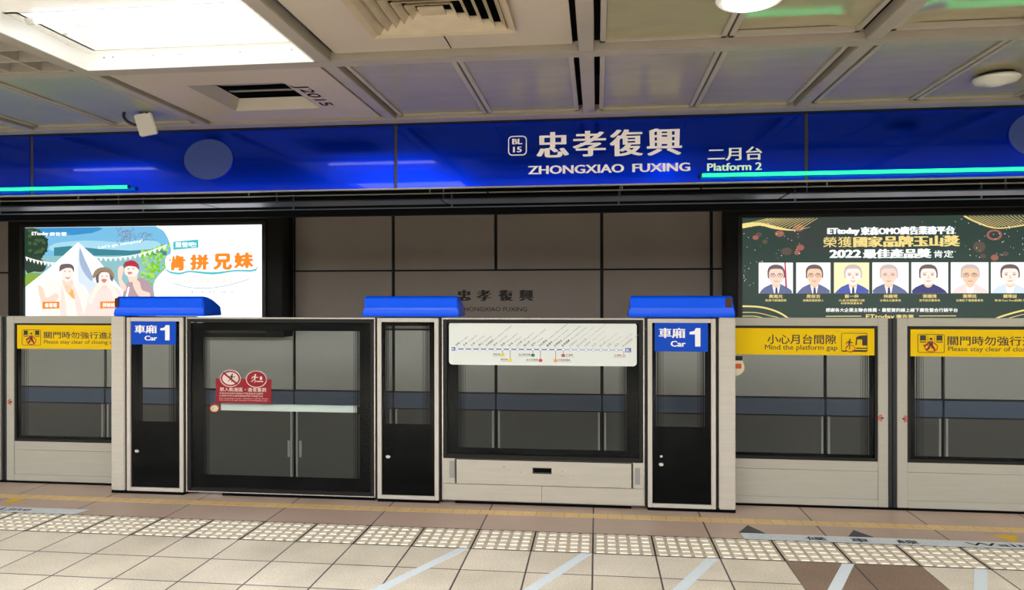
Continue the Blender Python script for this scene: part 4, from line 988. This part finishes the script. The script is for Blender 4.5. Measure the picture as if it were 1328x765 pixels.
# ================================================================= FLOOR STICKERS
def sticker(name, pts, m, label, cat, group=None, z=.0026, zb=.0005):
    cx = sum(p[0] for p in pts) / len(pts); cy = sum(p[1] for p in pts) / len(pts)
    t = MB().xy([(x - cx, y - cy) for x, y in pts], zb, z).build(name, m); t.location = (cx, cy, 0)
    return tag(t, label, cat, group)
place = ['white queue tape on beige floor tiles, farthest of all from the dark brown tiles', 'white queue tape on beige floor tiles in front of the route map', 'white queue tape on beige floor tiles before the cabinet beside the route map', 'white queue tape lying on the dark brown floor tiles', 'white queue tape just past the dark brown floor tiles, away from the map']
for i, x in enumerate((-.864, -.065, .715, 1.527, 2.288)):
    p = [(x, 4.648), (x - 1.37, 1.92), (x - 1.37, -.6)]
    hw = .036
    pts = [(x - hw, 4.648), (x + hw, 4.648), (x - 1.37 + hw, 1.90), (x - 1.37 + hw, -.6), (x - 1.37 - hw, -.6), (x - 1.37 - hw, 1.93)]
    sticker('queue_tape', pts, 'tape_white', place[i] , 'floor tape', 'white queue tapes on the platform floor')
def band(x0, x1, label, letters, skew):
    t = sticker('waiting_line_band', [(x0, 5.165), (x0 + (.012 if x0 > 0 else 0), 5.045), (x1 - (.0 if x0 > 0 else .04), 5.045), (x1, 5.165)], 'tape_pale', label, 'floor marking', 'waiting line bands')
    for body, a, b_, lo_, hi in letters:
        mb = MB(); q = MB(); put(q, body, 0, b_ - a, 0, hi - lo_, 0, .03)
        mb.add([(a + x, lo_ + z, .0032) for x, y, z in q.v], q.f)
        mb.build('waiting_line_lettering', 'tape_ink', t, normals=False)
band(.981, 3.9, 'pale waiting line band on the floor under two grey triangle stickers', [('候', 1.40, 1.535, 5.06, 5.135), ('車', 1.69, 1.81, 5.06, 5.135), ('線', 1.985, 2.12, 5.06, 5.135), ('Waiting Line', 2.42, 3.35, 5.055, 5.135)], 0)
band(-6.9, -3.885, 'pale waiting line band on the floor with no grey triangles above it', [('Waiting Line', -5.15, -4.32, 5.06, 5.145), ('候', -6.4, -6.27, 5.06, 5.135), ('車', -6.1, -5.98, 5.06, 5.135), ('線', -5.8, -5.67, 5.06, 5.135)], 0)
sticker('floor_triangle', [(.975, 5.172), (1.155, 5.172), (1.070, 5.345)], 'tape_grey', 'grey triangle sticker at the tip of the waiting line band', 'floor sticker', 'triangle stickers')
sticker('floor_triangle', [(1.70, 5.172), (1.865, 5.172), (1.782, 5.315)], 'tape_grey', 'grey triangle sticker above the middle of the waiting line band', 'floor sticker', 'triangle stickers')
sticker('floor_triangle', [(2.69, 5.322), (2.852, 5.322), (2.768, 5.172)], 'tape_yellow', 'yellow triangle sticker above the waiting line band that also has grey triangles', 'floor sticker', 'triangle stickers')
sticker('floor_triangle', [(-4.735, 5.378), (-4.59, 5.372), (-4.655, 5.225)], 'tape_yellow', 'lone yellow triangle sticker above the waiting line band without grey triangles', 'floor sticker', 'triangle stickers')

# ================================================================= CAMERA, WORLD
cam = bpy.data.cameras.new('camera'); co = bpy.data.objects.new('camera', cam); COL.objects.link(co)
cam.sensor_fit = 'HORIZONTAL'; cam.sensor_width = 36.0; cam.lens = 36.0 * F / 1328.0; cam.clip_start = .05
co.matrix_world = Matrix.Translation((0, 0, H)) @ Matrix.Rotation(YAW, 4, 'Z') @ Matrix.Rotation(math.pi / 2, 4, 'X') @ Matrix.Rotation(-ROLL, 4, 'Z')
SC.camera = co
w = bpy.data.worlds.new('world'); SC.world = w; w.use_nodes = True
w.node_tree.nodes['Background'].inputs[0].default_value = (.6, .65, .7, 1); w.node_tree.nodes['Background'].inputs[1].default_value = .05
SC.view_settings.view_transform = 'Standard'; SC.view_settings.look = 'None'; SC.view_settings.gamma = 1; SC.view_settings.use_curve_mapping = False
SC.view_settings.exposure = 0.0
SC.cycles.use_denoising = True; SC.cycles.caustics_reflective = False; SC.cycles.caustics_refractive = False; SC.cycles.max_bounces = 10; SC.cycles.transparent_max_bounces = 24; SC.cycles.sample_clamp_indirect = 6
